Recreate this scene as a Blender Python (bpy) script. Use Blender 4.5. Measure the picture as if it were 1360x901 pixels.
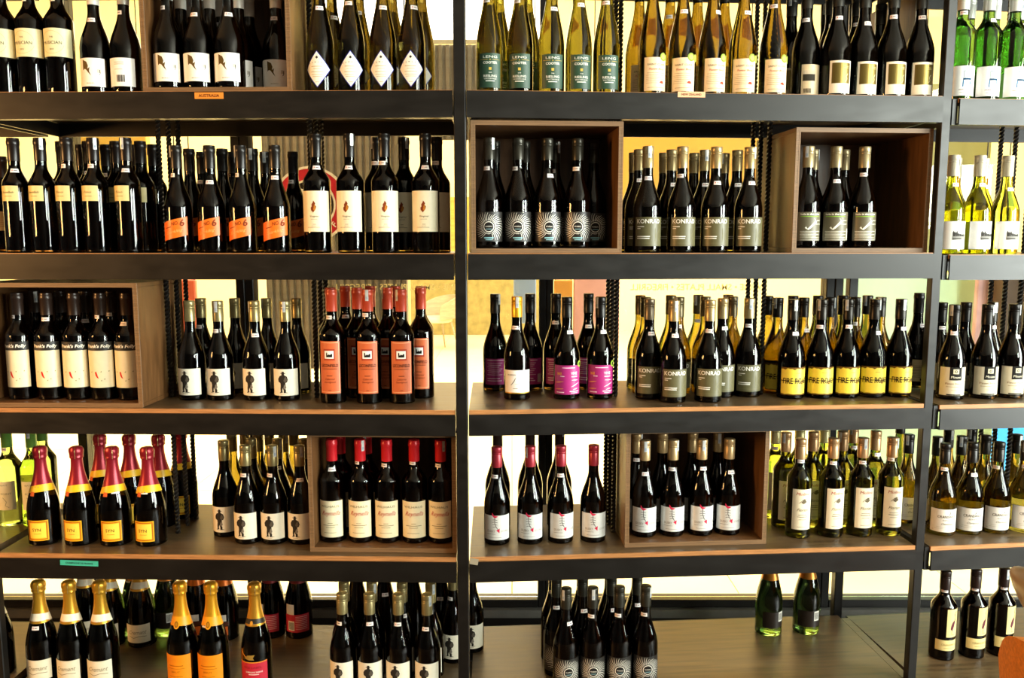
import bpy, bmesh, math, random
from math import sin, cos, pi, radians
from mathutils import Vector, Matrix
from mathutils.geometry import tessellate_polygon

for o in list(bpy.data.objects): bpy.data.objects.remove(o)
scene = bpy.context.scene
C = scene.collection
RND = random.Random(7)

# ------------------------------------------------------------------ camera
FPX, PITCH, DIST, Z0 = 1095.0, 0.12, 2.2, 0.25
CAMH = 1.298 + Z0
cam_d = bpy.data.cameras.new('camera'); cam = bpy.data.objects.new('camera', cam_d); C.objects.link(cam)
cam_d.sensor_width = 36; cam_d.lens = FPX / 1360 * 36
cam.location = (0, 0, CAMH); cam.rotation_euler = (pi / 2 - PITCH, 0, 0)
cam_d.clip_start = 0.05
scene.camera = cam

# ------------------------------------------------------------------ light and exposure
vs = scene.view_settings
vs.view_transform = 'Standard'; vs.look = 'None'; vs.gamma = 1.0; vs.use_curve_mapping = False
vs.exposure = 0.35
world = bpy.data.worlds.new('world'); scene.world = world; world.use_nodes = True
wb = world.node_tree.nodes['Background']
wb.inputs[0].default_value = (1.0, 0.93, 0.82, 1); wb.inputs[1].default_value = 0.25

def area(name, loc, target, sx, sy, power, col):
    d = bpy.data.lights.new(name, 'AREA'); d.shape = 'RECTANGLE'; d.size = sx; d.size_y = sy
    d.energy = power; d.color = col
    o = bpy.data.objects.new(name, d); C.objects.link(o); o.location = loc
    o.rotation_euler = (Vector(target) - Vector(loc)).to_track_quat('-Z', 'Y').to_euler()
    return o
# two windows in the shop's right-hand wall (their reflections stand in every bottle), the warm lamp on the other side, and the lit ceiling of the dining room
area('window_right_offscreen', (3.985, 0.45, 1.55), (0.0, 0.45, 1.55), 1.7, 2.2, 320, (0.93, 1.0, 0.93))
area('window_right_rear_offscreen', (3.985, -1.9, 2.3), (0.0, -1.9, 2.3), 1.6, 1.3, 240, (0.93, 1.0, 0.90))
area('lamp_left_offscreen', (-3.4, 0.7, 1.75), (0.0, 2.2, 1.25), 0.7, 0.7, 78, (1.0, 0.50, 0.16))
area('dining_ceiling_light_a_offscreen', (-4.2, 7.0, 6.46), (-4.2, 7.0, 0.0), 6.0, 5.0, 800, (1.0, 0.85, 0.60))
area('dining_ceiling_light_b_offscreen', (1.8, 7.0, 6.46), (1.8, 7.0, 0.0), 5.0, 5.0, 800, (1.0, 0.87, 0.62))
area('dining_ceiling_light_c_offscreen', (6.2, 5.6, 6.46), (6.2, 5.6, 0.0), 3.0, 4.0, 600, (0.93, 1.0, 0.86))

# ------------------------------------------------------------------ geometry of the shelving front
SHELF = {5: Z0, 4: .42 + Z0, 3: .837 + Z0, 2: 1.262 + Z0, 1: 1.684 + Z0, 0: 2.10 + Z0}
FH = 0.0704; DEPTH = 0.45
UW = 1.305                                     # width of a shelving unit
AL, AR, AF = 0.026, 0.071, 0.105
PIV = Vector((-.136, DIST))
def tvec(a): return Vector((cos(a), sin(a)))
UNITS = {'L': (PIV, tvec(-AL)), 'R': (PIV, tvec(AR))}
UNITS['F'] = (PIV + tvec(AR) * 1.333, tvec(AF))
UNITS['K'] = (PIV - tvec(-AL) * 1.333, tvec(-AL))
def uof(x): return 'L' if x < 614 else 'R' if x < 1240 else 'F'
CP, SP = cos(PITCH), sin(PITCH)
def ray(x, v):
    a = (x - 680) / FPX; b = (450.5 - v) / FPX
    return Vector((a, CP + b * SP, -SP + b * CP))
def local(x, v, y, u=None):
    """pixel ray met with the upright plane y metres behind the front of a unit -> (s, z)"""
    o, t = UNITS[u or uof(x)]; n = Vector((-t.y, t.x)); r = ray(x, v)
    k = (o.dot(n) + y) / (r.xy.dot(n)); p = r * k
    return (p.xy - o).dot(t), p.z + CAMH
def wpos(u, s, y, z=0.0):
    o, t = UNITS[u]; n = Vector((-t.y, t.x)); p = o + t * s + n * y
    return Vector((p.x, p.y, z))
def uang(u):
    t = UNITS[u][1]; return math.atan2(t.y, t.x)
def atY(x, v, Y):
    r = ray(x, v); k = Y / r.y; return Vector((r.x * k, Y, r.z * k + CAMH))
def fz(u): return -0.005 if u == 'F' else 0.0

# ------------------------------------------------------------------ materials
def lin(h):
    h = h.lstrip('#'); out = []
    for i in (0, 2, 4):
        c = int(h[i:i + 2], 16) / 255
        out.append(c / 12.92 if c <= .04045 else ((c + .055) / 1.055) ** 2.4)
    return (*out, 1)
MATS = {}
def mat(name, col, rough=.5, metal=0.0, spec=.5, trans=0.0, ior=1.45, emit=0, coat=0.0, noise=None, bump=0.0, rvar=0.0):
    if name in MATS: return MATS[name]
    m = bpy.data.materials.new(name); m.use_nodes = True; MATS[name] = m
    nt = m.node_tree; b = nt.nodes['Principled BSDF']
    c = lin(col) if isinstance(col, str) else (*col, 1)
    b.inputs['Base Color'].default_value = c; b.inputs['Roughness'].default_value = rough
    b.inputs['Metallic'].default_value = metal; b.inputs['Specular IOR Level'].default_value = spec
    b.inputs['Transmission Weight'].default_value = trans; b.inputs['IOR'].default_value = ior
    b.inputs['Coat Weight'].default_value = coat
    if emit:
        b.inputs['Emission Color'].default_value = c; b.inputs['Emission Strength'].default_value = emit
    if noise:
        scale, dark, stretch = noise
        tc = nt.nodes.new('ShaderNodeTexCoord'); mp = nt.nodes.new('ShaderNodeMapping'); mp.inputs['Scale'].default_value = stretch
        nz = nt.nodes.new('ShaderNodeTexNoise'); nz.inputs['Scale'].default_value = scale; nz.inputs['Detail'].default_value = 6
        rp = nt.nodes.new('ShaderNodeValToRGB'); rp.color_ramp.elements[0].position = .3; rp.color_ramp.elements[1].position = .72
        rp.color_ramp.elements[0].color = tuple(x * dark for x in c[:3]) + (1,); rp.color_ramp.elements[1].color = c
        L = nt.links.new
        L(tc.outputs['Object'], mp.inputs['Vector']); L(mp.outputs[0], nz.inputs['Vector']); L(nz.outputs['Fac'], rp.inputs[0]); L(rp.outputs[0], b.inputs['Base Color'])
        if bump:
            bp = nt.nodes.new('ShaderNodeBump'); bp.inputs['Strength'].default_value = bump; bp.inputs['Distance'].default_value = .002
            L(nz.outputs['Fac'], bp.inputs['Height']); L(bp.outputs[0], b.inputs['Normal'])
        if rvar:
            mr = nt.nodes.new('ShaderNodeMapRange'); mr.inputs[3].default_value = rough - rvar; mr.inputs[4].default_value = rough + rvar
            L(nz.outputs['Fac'], mr.inputs[0]); L(mr.outputs[0], b.inputs['Roughness'])
    return m
M_STEEL = mat('painted_steel', (.008, .0068, .0055), .38, .0, .5, noise=(9, .6, (1, 1, 3)), rvar=.12)
M_STEELD = M_STEEL
M_LIP = M_STEEL
M_ROD = mat('blackened_bar', (.06, .055, .05), .3, .9)
M_DECK = mat('shelf_wood', (.125, .078, .036), .36, noise=(5, .45, (1.2, 14, 14)), bump=.15, rvar=.12)
M_EDGE = mat('shelf_edge_wood', (.56, .25, .085), .4, noise=(7, .55, (2, 30, 30)))
M_BOX = mat('stained_plywood', (.15, .066, .021), .42, noise=(6, .5, (10, 10, 1.3)), bump=.2, rvar=.1)
M_PLY = mat('plywood_edge', (.27, .15, .066), .5, noise=(12, .45, (1, 60, 60)))
M_FRAME = mat('window_frame_black', (.010, .009, .008), .4, noise=(10, .7, (1, 1, 1)))
M_SILL = mat('window_sill_grey', (.16, .155, .135), .45, noise=(20, .8, (1, 1, 1)))
M_WINE = mat('red_wine', (.003, .0012, .0008), .9, spec=.0)
INK = {}
def ink(h, rough=.65, metal=0.0):
    return mat('ink_' + h.lstrip('#') + ('_foil' if metal else ''), h, rough, metal, .2)
def paper(h, metal=0.0, rough=.40):
    return mat('paper_' + h.lstrip('#') + ('_metallic' if metal else ''), h, rough, metal, .5, noise=(60, .93, (1, 1, 1)))
def glass(name, col, ior=1.42):
    return mat('glass_' + name, col, .015, 0, .5, 1.0, ior)
G_OLIVE = glass('olive', (.42, .34, .10)); G_AMBER = glass('amber', (.50, .30, .10)); G_BROWN = glass('brown', (.40, .20, .07))
G_GREEN = glass('deep_green', (.16, .30, .07))
G_RIES = glass('riesling', (.16, .15, .02), 1.36); G_RIESD = glass('riesling_dark', (.10, .08, .016), 1.36)
G_GOLD = glass('gold', (.17, .12, .012), 1.36); G_LIME = glass('lime', (.58, .62, .06), 1.36)
G_LEAF = glass('leaf_green', (.12, .27, .06), 1.36); G_PALE = glass('pale_green', (.52, .68, .20), 1.36)
G_MOSS = glass('moss', (.16, .16, .02), 1.36); G_STRAW = glass('straw', (.25, .185, .022), 1.36)

# ------------------------------------------------------------------ mesh helpers
def newobj(name, me, parent=None):
    o = bpy.data.objects.new(name, me); C.objects.link(o)
    if parent: o.parent = parent
    return o
def empty(name, loc=(0, 0, 0), rz=0):
    o = bpy.data.objects.new(name, None); C.objects.link(o); o.location = loc; o.rotation_euler = (0, 0, rz)
    o.empty_display_size = .05
    return o
def tag(o, label, cat, group=None):
    o['label'] = label; o['category'] = cat
    if group: o['group'] = group
    return o
def struct(o): o['kind'] = 'structure'; return o
class MB:
    def __init__(s): s.v = []; s.f = []; s.m = []; s.mats = []
    def mi(s, m):
        if m not in s.mats: s.mats.append(m)
        return s.mats.index(m)
    def add(s, vs, fs, m):
        k = len(s.v); i = s.mi(m); s.v += [tuple(v) for v in vs]
        for f in fs: s.f.append(tuple(k + j for j in f)); s.m.append(i)
        return s
    def box(s, x0, x1, y0, y1, z0, z1, m, mx=None):
        vs = [(x, y, z) for x in (x0, x1) for y in (y0, y1) for z in (z0, z1)]
        if mx: vs = [mx @ Vector(v) for v in vs]
        return s.add(vs, [(0, 1, 3, 2), (4, 6, 7, 5), (0, 4, 5, 1), (2, 3, 7, 6), (0, 2, 6, 4), (1, 5, 7, 3)], m)
    def tube(s, pts, rad, m, n=8, cap=True):
        pts = [Vector(p) for p in pts]; rads = rad if isinstance(rad, (list, tuple)) else [rad] * len(pts)
        vs = []; fs = []
        for i, p in enumerate(pts):
            d = (pts[min(i + 1, len(pts) - 1)] - pts[max(i - 1, 0)]).normalized()
            a = d.orthogonal().normalized() if abs(d.z) < .99 else Vector((1, 0, 0))
            if abs(d.z) < .99: a = d.cross(Vector((0, 0, 1))).normalized()
            b = d.cross(a)
            for k in range(n): vs.append(p + (a * cos(2 * pi * k / n) + b * sin(2 * pi * k / n)) * rads[i])
        for i in range(len(pts) - 1):
            for k in range(n): fs.append((i * n + k, i * n + (k + 1) % n, (i + 1) * n + (k + 1) % n, (i + 1) * n + k))
        if cap: fs += [tuple(range(n))[::-1], tuple((len(pts) - 1) * n + k for k in range(n))]
        return s.add(vs, fs, m)
    def mesh(s, name, smooth=False, bevel=0):
        me = bpy.data.meshes.new(name); me.from_pydata(s.v, [], s.f)
        for m in s.mats: me.materials.append(m)
        me.polygons.foreach_set('material_index', s.m)
        if bevel:
            bm = bmesh.new(); bm.from_mesh(me)
            bmesh.ops.bevel(bm, geom=bm.edges[:], offset=bevel, segments=1, affect='EDGES'); bm.to_mesh(me); bm.free()
        if smooth:
            me.polygons.foreach_set('use_smooth', [True] * len(me.polygons)); me.set_sharp_from_angle(angle=radians(42))
        me.update(); return me
    def obj(s, name, parent=None, smooth=False, bevel=0): return newobj(name, s.mesh(name, smooth, bevel), parent)
BOXF = [(0, 1, 3, 2), (4, 6, 7, 5), (0, 4, 5, 1), (2, 3, 7, 6), (0, 2, 6, 4), (1, 5, 7, 3)]
def boxobj(name, x0, x1, y0, y1, z0, z1, m, parent=None, bevel=0): return MB().box(x0, x1, y0, y1, z0, z1, m).obj(name, parent, bevel=bevel)
def lathe(name, prof, m, seg=26, wob=None):
    """prof: (z, r) from bottom to top, mm"""
    b = MB(); vs = []; fs = []; rings = []
    for z, r in prof:
        if r < .01: rings.append([len(vs)]); vs.append((0, 0, z / 1000))
        else:
            ring = []
            for k in range(seg):
                a = 2 * pi * k / seg; rr = r + (wob(a, z) if wob else 0)
                ring.append(len(vs)); vs.append((rr * sin(a) / 1000, -rr * cos(a) / 1000, z / 1000))
            rings.append(ring)
    for A, B in zip(rings, rings[1:]):
        for k in range(seg):
            k2 = (k + 1) % seg
            if len(A) == 1 and len(B) == 1: continue
            if len(A) == 1: fs.append((A[0], B[k2], B[k]))
            elif len(B) == 1: fs.append((A[k], A[k2], B[0]))
            else: fs.append((A[k], A[k2], B[k2], B[k]))
    b.add(vs, fs, m)
    return b.mesh(name, smooth=True)

TXT = {}
def text2d(s, bold=0.0):
    key = (s, bold)
    if key in TXT: return TXT[key]
    cu = bpy.data.curves.new('lettering_curve', 'FONT'); cu.body = s; cu.size = 1; cu.resolution_u = 2; cu.offset = bold
    o = bpy.data.objects.new('lettering_curve', cu); C.objects.link(o)
    dg = bpy.context.evaluated_depsgraph_get(); me = bpy.data.meshes.new_from_object(o.evaluated_get(dg))
    vs = [(v.co.x, v.co.y) for v in me.vertices]; fs = [tuple(p.vertices) for p in me.polygons]
    bpy.data.objects.remove(o); bpy.data.curves.remove(cu); bpy.data.meshes.remove(me)
    if not vs: vs = [(0, 0)]
    x0 = min(v[0] for v in vs); x1 = max(v[0] for v in vs); y0 = min(v[1] for v in vs); y1 = max(v[1] for v in vs)
    TXT[key] = (vs, fs, x0, x1, y0, y1); return TXT[key]

# ------------------------------------------------------------------ bottle profiles (mm)
def S(t, p=1.0): return .5 + .5 * cos(pi * min(max(t, 0), 1) ** p)
def profile(kind, H, R):
    par = {'burg': (.40, .75, 14.6, 1.0), 'bord': (.60, .765, 14.8, .82), 'flute': (.36, .82, 13.6, .92), 'champ': (.34, .86, 15.2, .92), 'slope': (.50, .80, 14.6, .9)}[kind]
    z1, z2, rn, p = par[0] * H, par[1] * H, par[2], par[3]
    def r(z):
        if z < 5: return R - 3.2 + 3.2 * math.sqrt(max(0, 1 - ((5 - z) / 5) ** 2))
        if z <= z1: return R
        if z >= z2: return rn
        return rn + (R - rn) * S((z - z1) / (z2 - z1), p)
    zs = [0, 1.2, 2.8, 5] + [5 + (z1 - 5) * k / 2 for k in (1, 2)] + [z1 + (z2 - z1) * k / 13 for k in range(1, 14)] + [H - 1.5]
    return r, zs

class Deco:
    """prints and paper wrapped on a bottle's own radius; u = mm round the bottle, z = mm up"""
    def __init__(s, r, R, skew=0.0): s.r, s.R, s.skew = r, R, skew; s.reset()
    def reset(s): s.paperb = MB(); s.letb = MB(); s.artb = MB(); s.done = []; s.pname = 'label'
    def sheet(s, name):
        """start the next sheet of paper on this bottle"""
        if s.paperb.v: s.done.append((s.pname, s.paperb, s.letb, s.artb)); s.paperb = MB(); s.letb = MB(); s.artb = MB()
        s.pname = name
    def w(s, u, z, off):
        z2 = z + s.skew * u; rr = s.r(z2) + off; a = u / s.R
        return (rr * sin(a) / 1000, -rr * cos(a) / 1000, z2 / 1000)
    def band(s, cols, m, off=.35, where='paper', nz=3):
        """cols: list of (u, zlo, zhi)"""
        vs = []; fs = []
        for u, a, b in cols:
            for k in range(nz + 1): vs.append(s.w(u, a + (b - a) * k / nz, off))
        n = nz + 1
        for i in range(len(cols) - 1):
            for k in range(nz): fs.append((i * n + k, (i + 1) * n + k, (i + 1) * n + k + 1, i * n + k + 1))
        {'paper': s.paperb, 'let': s.letb, 'art': s.artb}[where].add(vs, fs, m)
    def rect(s, u0, u1, z0, z1, m, off=.35, where='paper', n=None, nz=2):
        n = n or max(1, int(abs(u1 - u0) / 5)); s.band([(u0 + (u1 - u0) * i / n, z0, z1) for i in range(n + 1)], m, off, where, nz)
    def bars(s, rows, m, off=.6):
        for u0, u1, z, h in rows: s.rect(u0, u1, z, z + h, m, off, 'let', nz=1)
    def line(s, pts, wd, m, off=.6, where='art'):
        vs = []; fs = []; w0 = wd if isinstance(wd, (list, tuple)) else [wd] * len(pts); fine = [pts[0]]; wd = [w0[0]]
        for i in range(1, len(pts)):
            k = max(1, int(abs(pts[i][0] - pts[i - 1][0]) / 5 + .99))
            for j in range(1, k + 1):
                t = j / k; fine.append((pts[i - 1][0] + (pts[i][0] - pts[i - 1][0]) * t, pts[i - 1][1] + (pts[i][1] - pts[i - 1][1]) * t)); wd.append(w0[i - 1] + (w0[i] - w0[i - 1]) * t)
        pts = fine
        for i, p in enumerate(pts):
            q0 = pts[max(i - 1, 0)]; q1 = pts[min(i + 1, len(pts) - 1)]
            dx, dz = q1[0] - q0[0], q1[1] - q0[1]; l = math.hypot(dx, dz) or 1
            ww = wd[i] if isinstance(wd, (list, tuple)) else wd
            nx, nz = -dz / l * ww / 2, dx / l * ww / 2
            vs += [s.w(p[0] + nx, p[1] + nz, off), s.w(p[0] - nx, p[1] - nz, off)]
        for i in range(len(pts) - 1): fs.append((2 * i, 2 * i + 1, 2 * i + 3, 2 * i + 2))
        {'paper': s.paperb, 'let': s.letb, 'art': s.artb}[where].add(vs, fs, m)
    def flat(s, P, F, m, off, where):
        # pieces are cut small enough to follow the curve of the glass
        P = list(P); todo = []; out = []
        for f in F:
            for k in range(1, len(f) - 1): todo.append((f[0], f[k], f[k + 1]))
        mid = {}
        def mp(a, b):
            k = (min(a, b), max(a, b))
            if k not in mid: mid[k] = len(P); P.append(((P[a][0] + P[b][0]) / 2, (P[a][1] + P[b][1]) / 2))
            return mid[k]
        while todo:
            t = todo.pop(); e = max(((abs(P[t[i]][0] - P[t[(i + 1) % 3]][0]), i) for i in range(3)))
            if e[0] > 6.5 and len(P) < 2500:
                a, b, c = t[e[1]], t[(e[1] + 1) % 3], t[(e[1] + 2) % 3]; q = mp(a, b); todo += [(a, q, c), (q, b, c)]
            else: out.append(t)
        {'paper': s.paperb, 'let': s.letb, 'art': s.artb}[where].add([s.w(p[0], p[1], off) for p in P], out, m)
    def poly(s, pts, m, off=.6, where='art'):
        tris = tessellate_polygon([[Vector((p[0], p[1], 0)) for p in pts]])
        s.flat(pts, [tuple(t) for t in tris], m, off, where)
    def disc(s, u, z, r, m, off=.6, where='art', n=18, r0=None):
        P = [(u + r * cos(2 * pi * k / n), z + r * sin(2 * pi * k / n)) for k in range(n)]
        if r0 is None: s.poly(P, m, off, where)
        else:
            Q = [(u + r0 * cos(2 * pi * k / n), z + r0 * sin(2 * pi * k / n)) for k in range(n)]
            vs = [s.w(*p, off) for p in P] + [s.w(*p, off) for p in Q]
            {'art': s.artb, 'paper': s.paperb, 'let': s.letb}[where].add(vs, [(k, (k + 1) % n, n + (k + 1) % n, n + k) for k in range(n)], m)
    def text(s, t, u, z, h, m, w=None, shear=0.0, bold=0.0, align='c', off=.65):
        vs, fs, x0, x1, y0, y1 = text2d(t, bold)
        sc = h / .7; sx = (w / (x1 - x0)) if w else sc
        W = (x1 - x0) * sx; b = {'c': -W / 2, 'l': 0, 'r': -W}[align]
        s.flat([(u + b + (x - x0) * sx + shear * y * sc, z + y * sc) for x, y in vs], fs, m, off, 'let')
MAN = [(-.16, 1.0 - .07), (-.05, .94), (-.06, 1.0), (.06, 1.0), (.07, .94), (.16, .91), (.07, .9), (.07, .85), (.10, .82), (.20, .77), (.25, .62), (.20, .50), (.12, .47), (.14, .36), (.10, .26), (.15, .10), (.13, .04), (.27, .0), (.02, .0), (.03, .12), (-.03, .24), (-.05, .10), (-.02, .02), (-.20, .0), (-.13, .06), (-.14, .22), (-.12, .36), (-.14, .47), (-.24, .52), (-.26, .66), (-.17, .79), (-.07, .83), (-.06, .9)]
LEAF = [(0, 1), (.10, .86), (.16, .74), (.11, .66), (.22, .5), (.18, .3), (.06, .12), (-.04, 0), (-.10, .1), (-.2, .2), (-.22, .42), (-.13, .5), (-.15, .68), (-.05, .82)]

W_, K_, CRM = '#f4f1ea', '#16120f', '#eadfc0'
# ---- label painters: each draws on a Deco d
def lab_cream_band(d):
    d.rect(-54, 54, 95, 168, paper('#e3dcae')); k = ink('#3c3a24'); g = ink('#b9b184')
    d.text('THE', 0, 143, 4, k); d.text('MUSICIAN', 0, 127, 8, k, w=52); d.text('2010', 0, 112, 4, k)
    d.line([(31 * cos(a / 10), 132 + 29 * sin(a / 10)) for a in range(2, 30)], .9, g); d.line([(31 * cos(a / 10), 130 - 27 * sin(a / 10)) for a in range(2, 30)], .9, g)
def lab_white_leaf(d, lf='#5d4a22'):
    d.rect(-44, 44, 17, 90, paper(W_)); m = ink(lf)
    d.poly([(-14, 86), (-2, 80), (2, 70), (0, 62), (6, 66), (4, 56), (9, 44), (2, 52), (-4, 60), (-9, 62), (-14, 58)], m)
    d.text('BIRD', 6, 24, 2.6, ink('#8a7a58'), w=20); d.rect(24, 34, 52, 62, ink('#c9c2b4'), .5, 'art'); d.line([(30, 60), (31, 50), (28, 47)], 1.6, ink(K_))
def lab_barcode(d):
    d.rect(-44, 44, 17, 90, paper(W_)); k = ink('#3a3530')
    for i in range(9): d.rect(-4 + i * 2.4, -2.8 + i * 2.4 + (i % 3) * .4, 28, 46, k, .6, 'art', n=1, nz=1)
    d.bars([(-10, 16, 78, 1.6), (-10, 16, 73, 1.6), (-10, 12, 60, 1.4)], ink('#b7ae9d'))
def lab_diamond(d):
    n = 14; d.pname = 'label_border'
    d.band([(-36 + 72 * i / n, 60 - 47 * (1 - abs(-36 + 72 * i / n) / 36) - .6, 60 + 47 * (1 - abs(-36 + 72 * i / n) / 36) + .6) for i in range(n + 1)], ink('#2a36a0'), .3)
    d.sheet('label'); d.band([(-34.5 + 69 * i / n, 60 - 45 * (1 - abs(-34.5 + 69 * i / n) / 34.5), 60 + 45 * (1 - abs(-34.5 + 69 * i / n) / 34.5)) for i in range(n + 1)], paper('#f3efdf'), .42)
    k = ink('#2a2622'); st = []
    for i in range(12):
        r = 4.4 if i % 2 == 0 else 2.4; st.append((r * sin(pi * i / 6), 90 + r * cos(pi * i / 6)))
    d.poly(st, k, .7)
    for i, ch in enumerate('PEWSEY'): d.text(ch, -20 + i * 8, 76 - (i - 2.5) ** 2 * .5, 3.2, k, bold=.01)
    g = ink('#b9ad8e'); d.bars([(-16, 14, 66, 1.8), (-10, 10, 60, 1.2), (-17, 17, 52, 1.6), (-16, 16, 45, 1.4), (-13, 13, 40, 1.4), (-5, 5, 26, 1.6)], g)
def lab_green_riesling(d):
    d.rect(-31, 31, 12, 100, paper('#2d4a38', 0, .42)); w = ink('#e8e6da'); g = ink('#c9a94a')
    d.text('LENG', 0, 88, 6, w, w=38); d.line([(-27, 84), (-6, 84)], .9, g); d.text('&', 0, 82, 4, g); d.line([(6, 84), (27, 84)], .9, g); d.text('COOTER', 0, 73, 6, w, w=38, bold=.02)
    d.rect(-3.5, 3.5, 57, 64, g, .6, 'art'); d.text('2008', 0, 49, 3, w); d.text('RIESLING', 0, 39, 6, w, w=36, bold=.01); d.text('WATERVALE', 0, 33, 3.6, w, w=34); d.bars([(-12, 12, 28, 2)], w)
def lab_peach(d):
    d.rect(-34, 34, 9, 96, paper('#f3d9b0')); k = ink('#5c4a36'); r = ink('#c2402a')
    d.text('SAINT CLAIR', 0, 75, 5, k, w=50); d.text('Pioneer Block', 0, 63, 5.5, r, w=42, shear=.3)
    d.bars([(-26, 24, 55, .9), (-28, 26, 49, .9), (-28, 24, 44, .9), (-28, 26, 39, .9), (-28, 10, 34, .9), (-28, 8, 29, .9), (-24, 24, 17, 1.2)], ink('#a58560'))
    d.poly([(8, 30), (12, 35), (18, 36), (22, 31), (20, 28), (14, 29)], r)
    d.disc(20, 98, 11, ink('#8b9a3a'), .9); d.disc(20, 98, 7, ink('#b7bf62'), 1.0); d.disc(38, 97, 10, ink('#9aa348'), .8)
def lab_turned_photo(d):
    d.rect(-20, 46, 6, 88, paper('#c7b08a')); d.rect(-16, 18, 44, 62, ink('#2a2418'), .6, 'art'); d.rect(-16, 18, 62, 72, ink('#b8a68c'), .6, 'art')
    for i in range(8): d.rect(-13 + i * 2.6, -11.6 + i * 2.6, 12, 24, ink(K_), .6, 'art', n=1, nz=1)
def lab_gold_frame(d):
    d.rect(-33, 33, 8, 94, paper('#f2e6cc')); d.rect(-27, 27, 34, 88, mat('gold_foil_panel', '#7d6a34', .3, .75), .6, 'art', n=12)
    d.line([(10, 38), (16, 46), (12, 52), (18, 60)], 1.4, ink('#efe2b8'), .8); d.bars([(4, 20, 78, 1.2), (4, 20, 74, 1.2)], ink('#d8c888'), .8)
def lab_chair_sketch(d):
    d.rect(-44, 44, 12, 92, paper(W_)); b = ink('#1f6fa0'); k = ink('#173f5c')
    for x in (-9, -4.5, 0, 4.5, 9): d.line([(x, 58), (x - .5, 78)], 1.3, ink('#6f8796'))
    d.line([(-10, 78), (10, 79)], 2, ink('#6f8796')); d.rect(-11, 12, 54, 59, k, .7, 'art'); d.line([(-10, 54), (-11, 36)], 2.6, b); d.line([(10, 54), (9, 40)], 2.6, b); d.line([(-8, 46), (9, 46)], 1.4, b)
    d.text("maker's table", 0, 27, 4.2, ink('#7c3a34'), w=42, shear=.2); d.bars([(-18, 18, 20, 1.4)], ink('#a9a49a'))
def lab_small_cream(d, word='Fino'):
    d.rect(-34, 22, 140, 181, paper('#dccb8c')); d.text(word, -6, 161, 6, ink('#5b4a28'), w=22 if len(word) < 6 else 34, shear=.35); d.bars([(-14, 6, 152, 1.4), (-30, -28, 160, 6)], ink('#8d7a4c'))
def lab_small_cream_long(d): lab_small_cream(d, 'Amontillado')
def lab_orange_slant(d):
    d.skew = .24; d.rect(-44, 36, 40, 90, paper('#f0701a')); k = ink('#7a3410')
    d.text('NO.', 3, 74, 10, k, w=19, bold=.02); d.text('6', 21, 68, 17, k, w=13, bold=.03); d.line([(-26, 72), (-8, 72)], 2, k)
    d.text('Sparkling', -2, 54, 8, ink('#ffb060'), w=44, shear=.4); d.skew = 0
def lab_tall_leaf(d):
    d.rect(-46, 46, 57, 166, paper('#ece2c2')); m = ink('#7a3512'); d.poly([(x * 34, 108 + z * 32) for x, z in LEAF], m); d.poly([(x * 16 + 3, 112 + z * 18) for x, z in LEAF], ink('#b8752a'), .75)
    d.text('Viognier', 2, 96, 5, ink('#6b5f48'), w=26); d.bars([(-8, 10, 90, 1), (-3, 6, 76, 1.4), (-5, 7, 72, 1), (-18, 16, 68, 1.2)], ink('#8f8468'))
def lab_sun(d):
    d.rect(-47, 47, 18, 98, mat('clear_label_film', '#262320', .4)); w = mat('silver_print', '#f4efe2', .4); c = (0, 58)
    rr = random.Random(3)
    for i in range(34):
        a = 2 * pi * i / 34; L = 32 + 13 * abs(cos(a)) + rr.random() * 3
        if abs(sin(a)) > .93 and sin(a) < 0: L = 20
        pts = []
        for k in range(5):
            q = 17 + (L - 17) * k / 4; aa = a - .22 * (k / 4) ** 1.5
            pts.append((c[0] + q * cos(aa), max(22, min(96, c[1] + q * sin(aa)))))
        d.line(pts, [1.5, 1.35, 1.2, 1.0, .5], w)
    d.disc(*c, 14.5, w, .62, n=24, r0=12.2); d.disc(*c, 12.4, ink('#211e1b'), .7, n=24); d.text('WAIRAU', 0, 57, 4, w, w=19, off=.9); d.bars([(-8, 8, 51, 1.6)], ink('#8fb8bf'), .9)
    d.bars([(-13, 13, 26.5, 3.2), (-9, 9, 22, 2)], ink('#8fc4cc'), .7)
def lab_olive(d, base='#5f5a3c', back='#757052'):
    d.rect(-45, 45, 18, 97, paper(base, 0, .4)); w = ink('#f2efe4')
    d.text('KONRAD', -39, 80, 11.5, w, w=68, bold=.012, align='l'); d.bars([(-38, -18, 70, 2), (-38, -28, 65, 1.8), (-38, -2, 43, 2.4), (-38, -3, 38, 2.4)], w)
    d.line([(14, 66), (14, 30)], 2, ink(back)); d.line([(34, 66), (15, 46), (34, 28)], 2, ink(back)); d.line([(-42, 26), (42, 26)], .8, ink(back))
def lab_olive_brown(d): lab_olive(d)
def lab_bird_green(d):
    d.rect(-42, 42, 20, 100, paper('#67604a', 0, .42)); w = ink('#f0ecdc'); g = ink('#84b838')
    d.text('hole in the water', -34, 92, 5, w, w=58, bold=.03, align='l'); d.rect(-34, 22, 87, 89, g, .6, 'art')
    d.poly([(-18, 60), (-22, 56), (-14, 54), (-6, 62), (2, 70), (8, 76), (4, 84), (9, 78), (14, 74), (10, 68), (3, 63), (-5, 55), (-12, 50)], w); d.bars([(14, 30, 76, 1.2), (10, 32, 66, 1.2)], w)
    for z in (46, 37, 28, 22): d.bars([(-34, 28, z, 1)], w)
    for z in (40.5, 32): d.bars([(-33, 12, z, 2.6)], ink('#c9c3ae'))
    d.rect(33, 42, 22, 54, ink('#e4e0d2'), .6, 'art')
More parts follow.
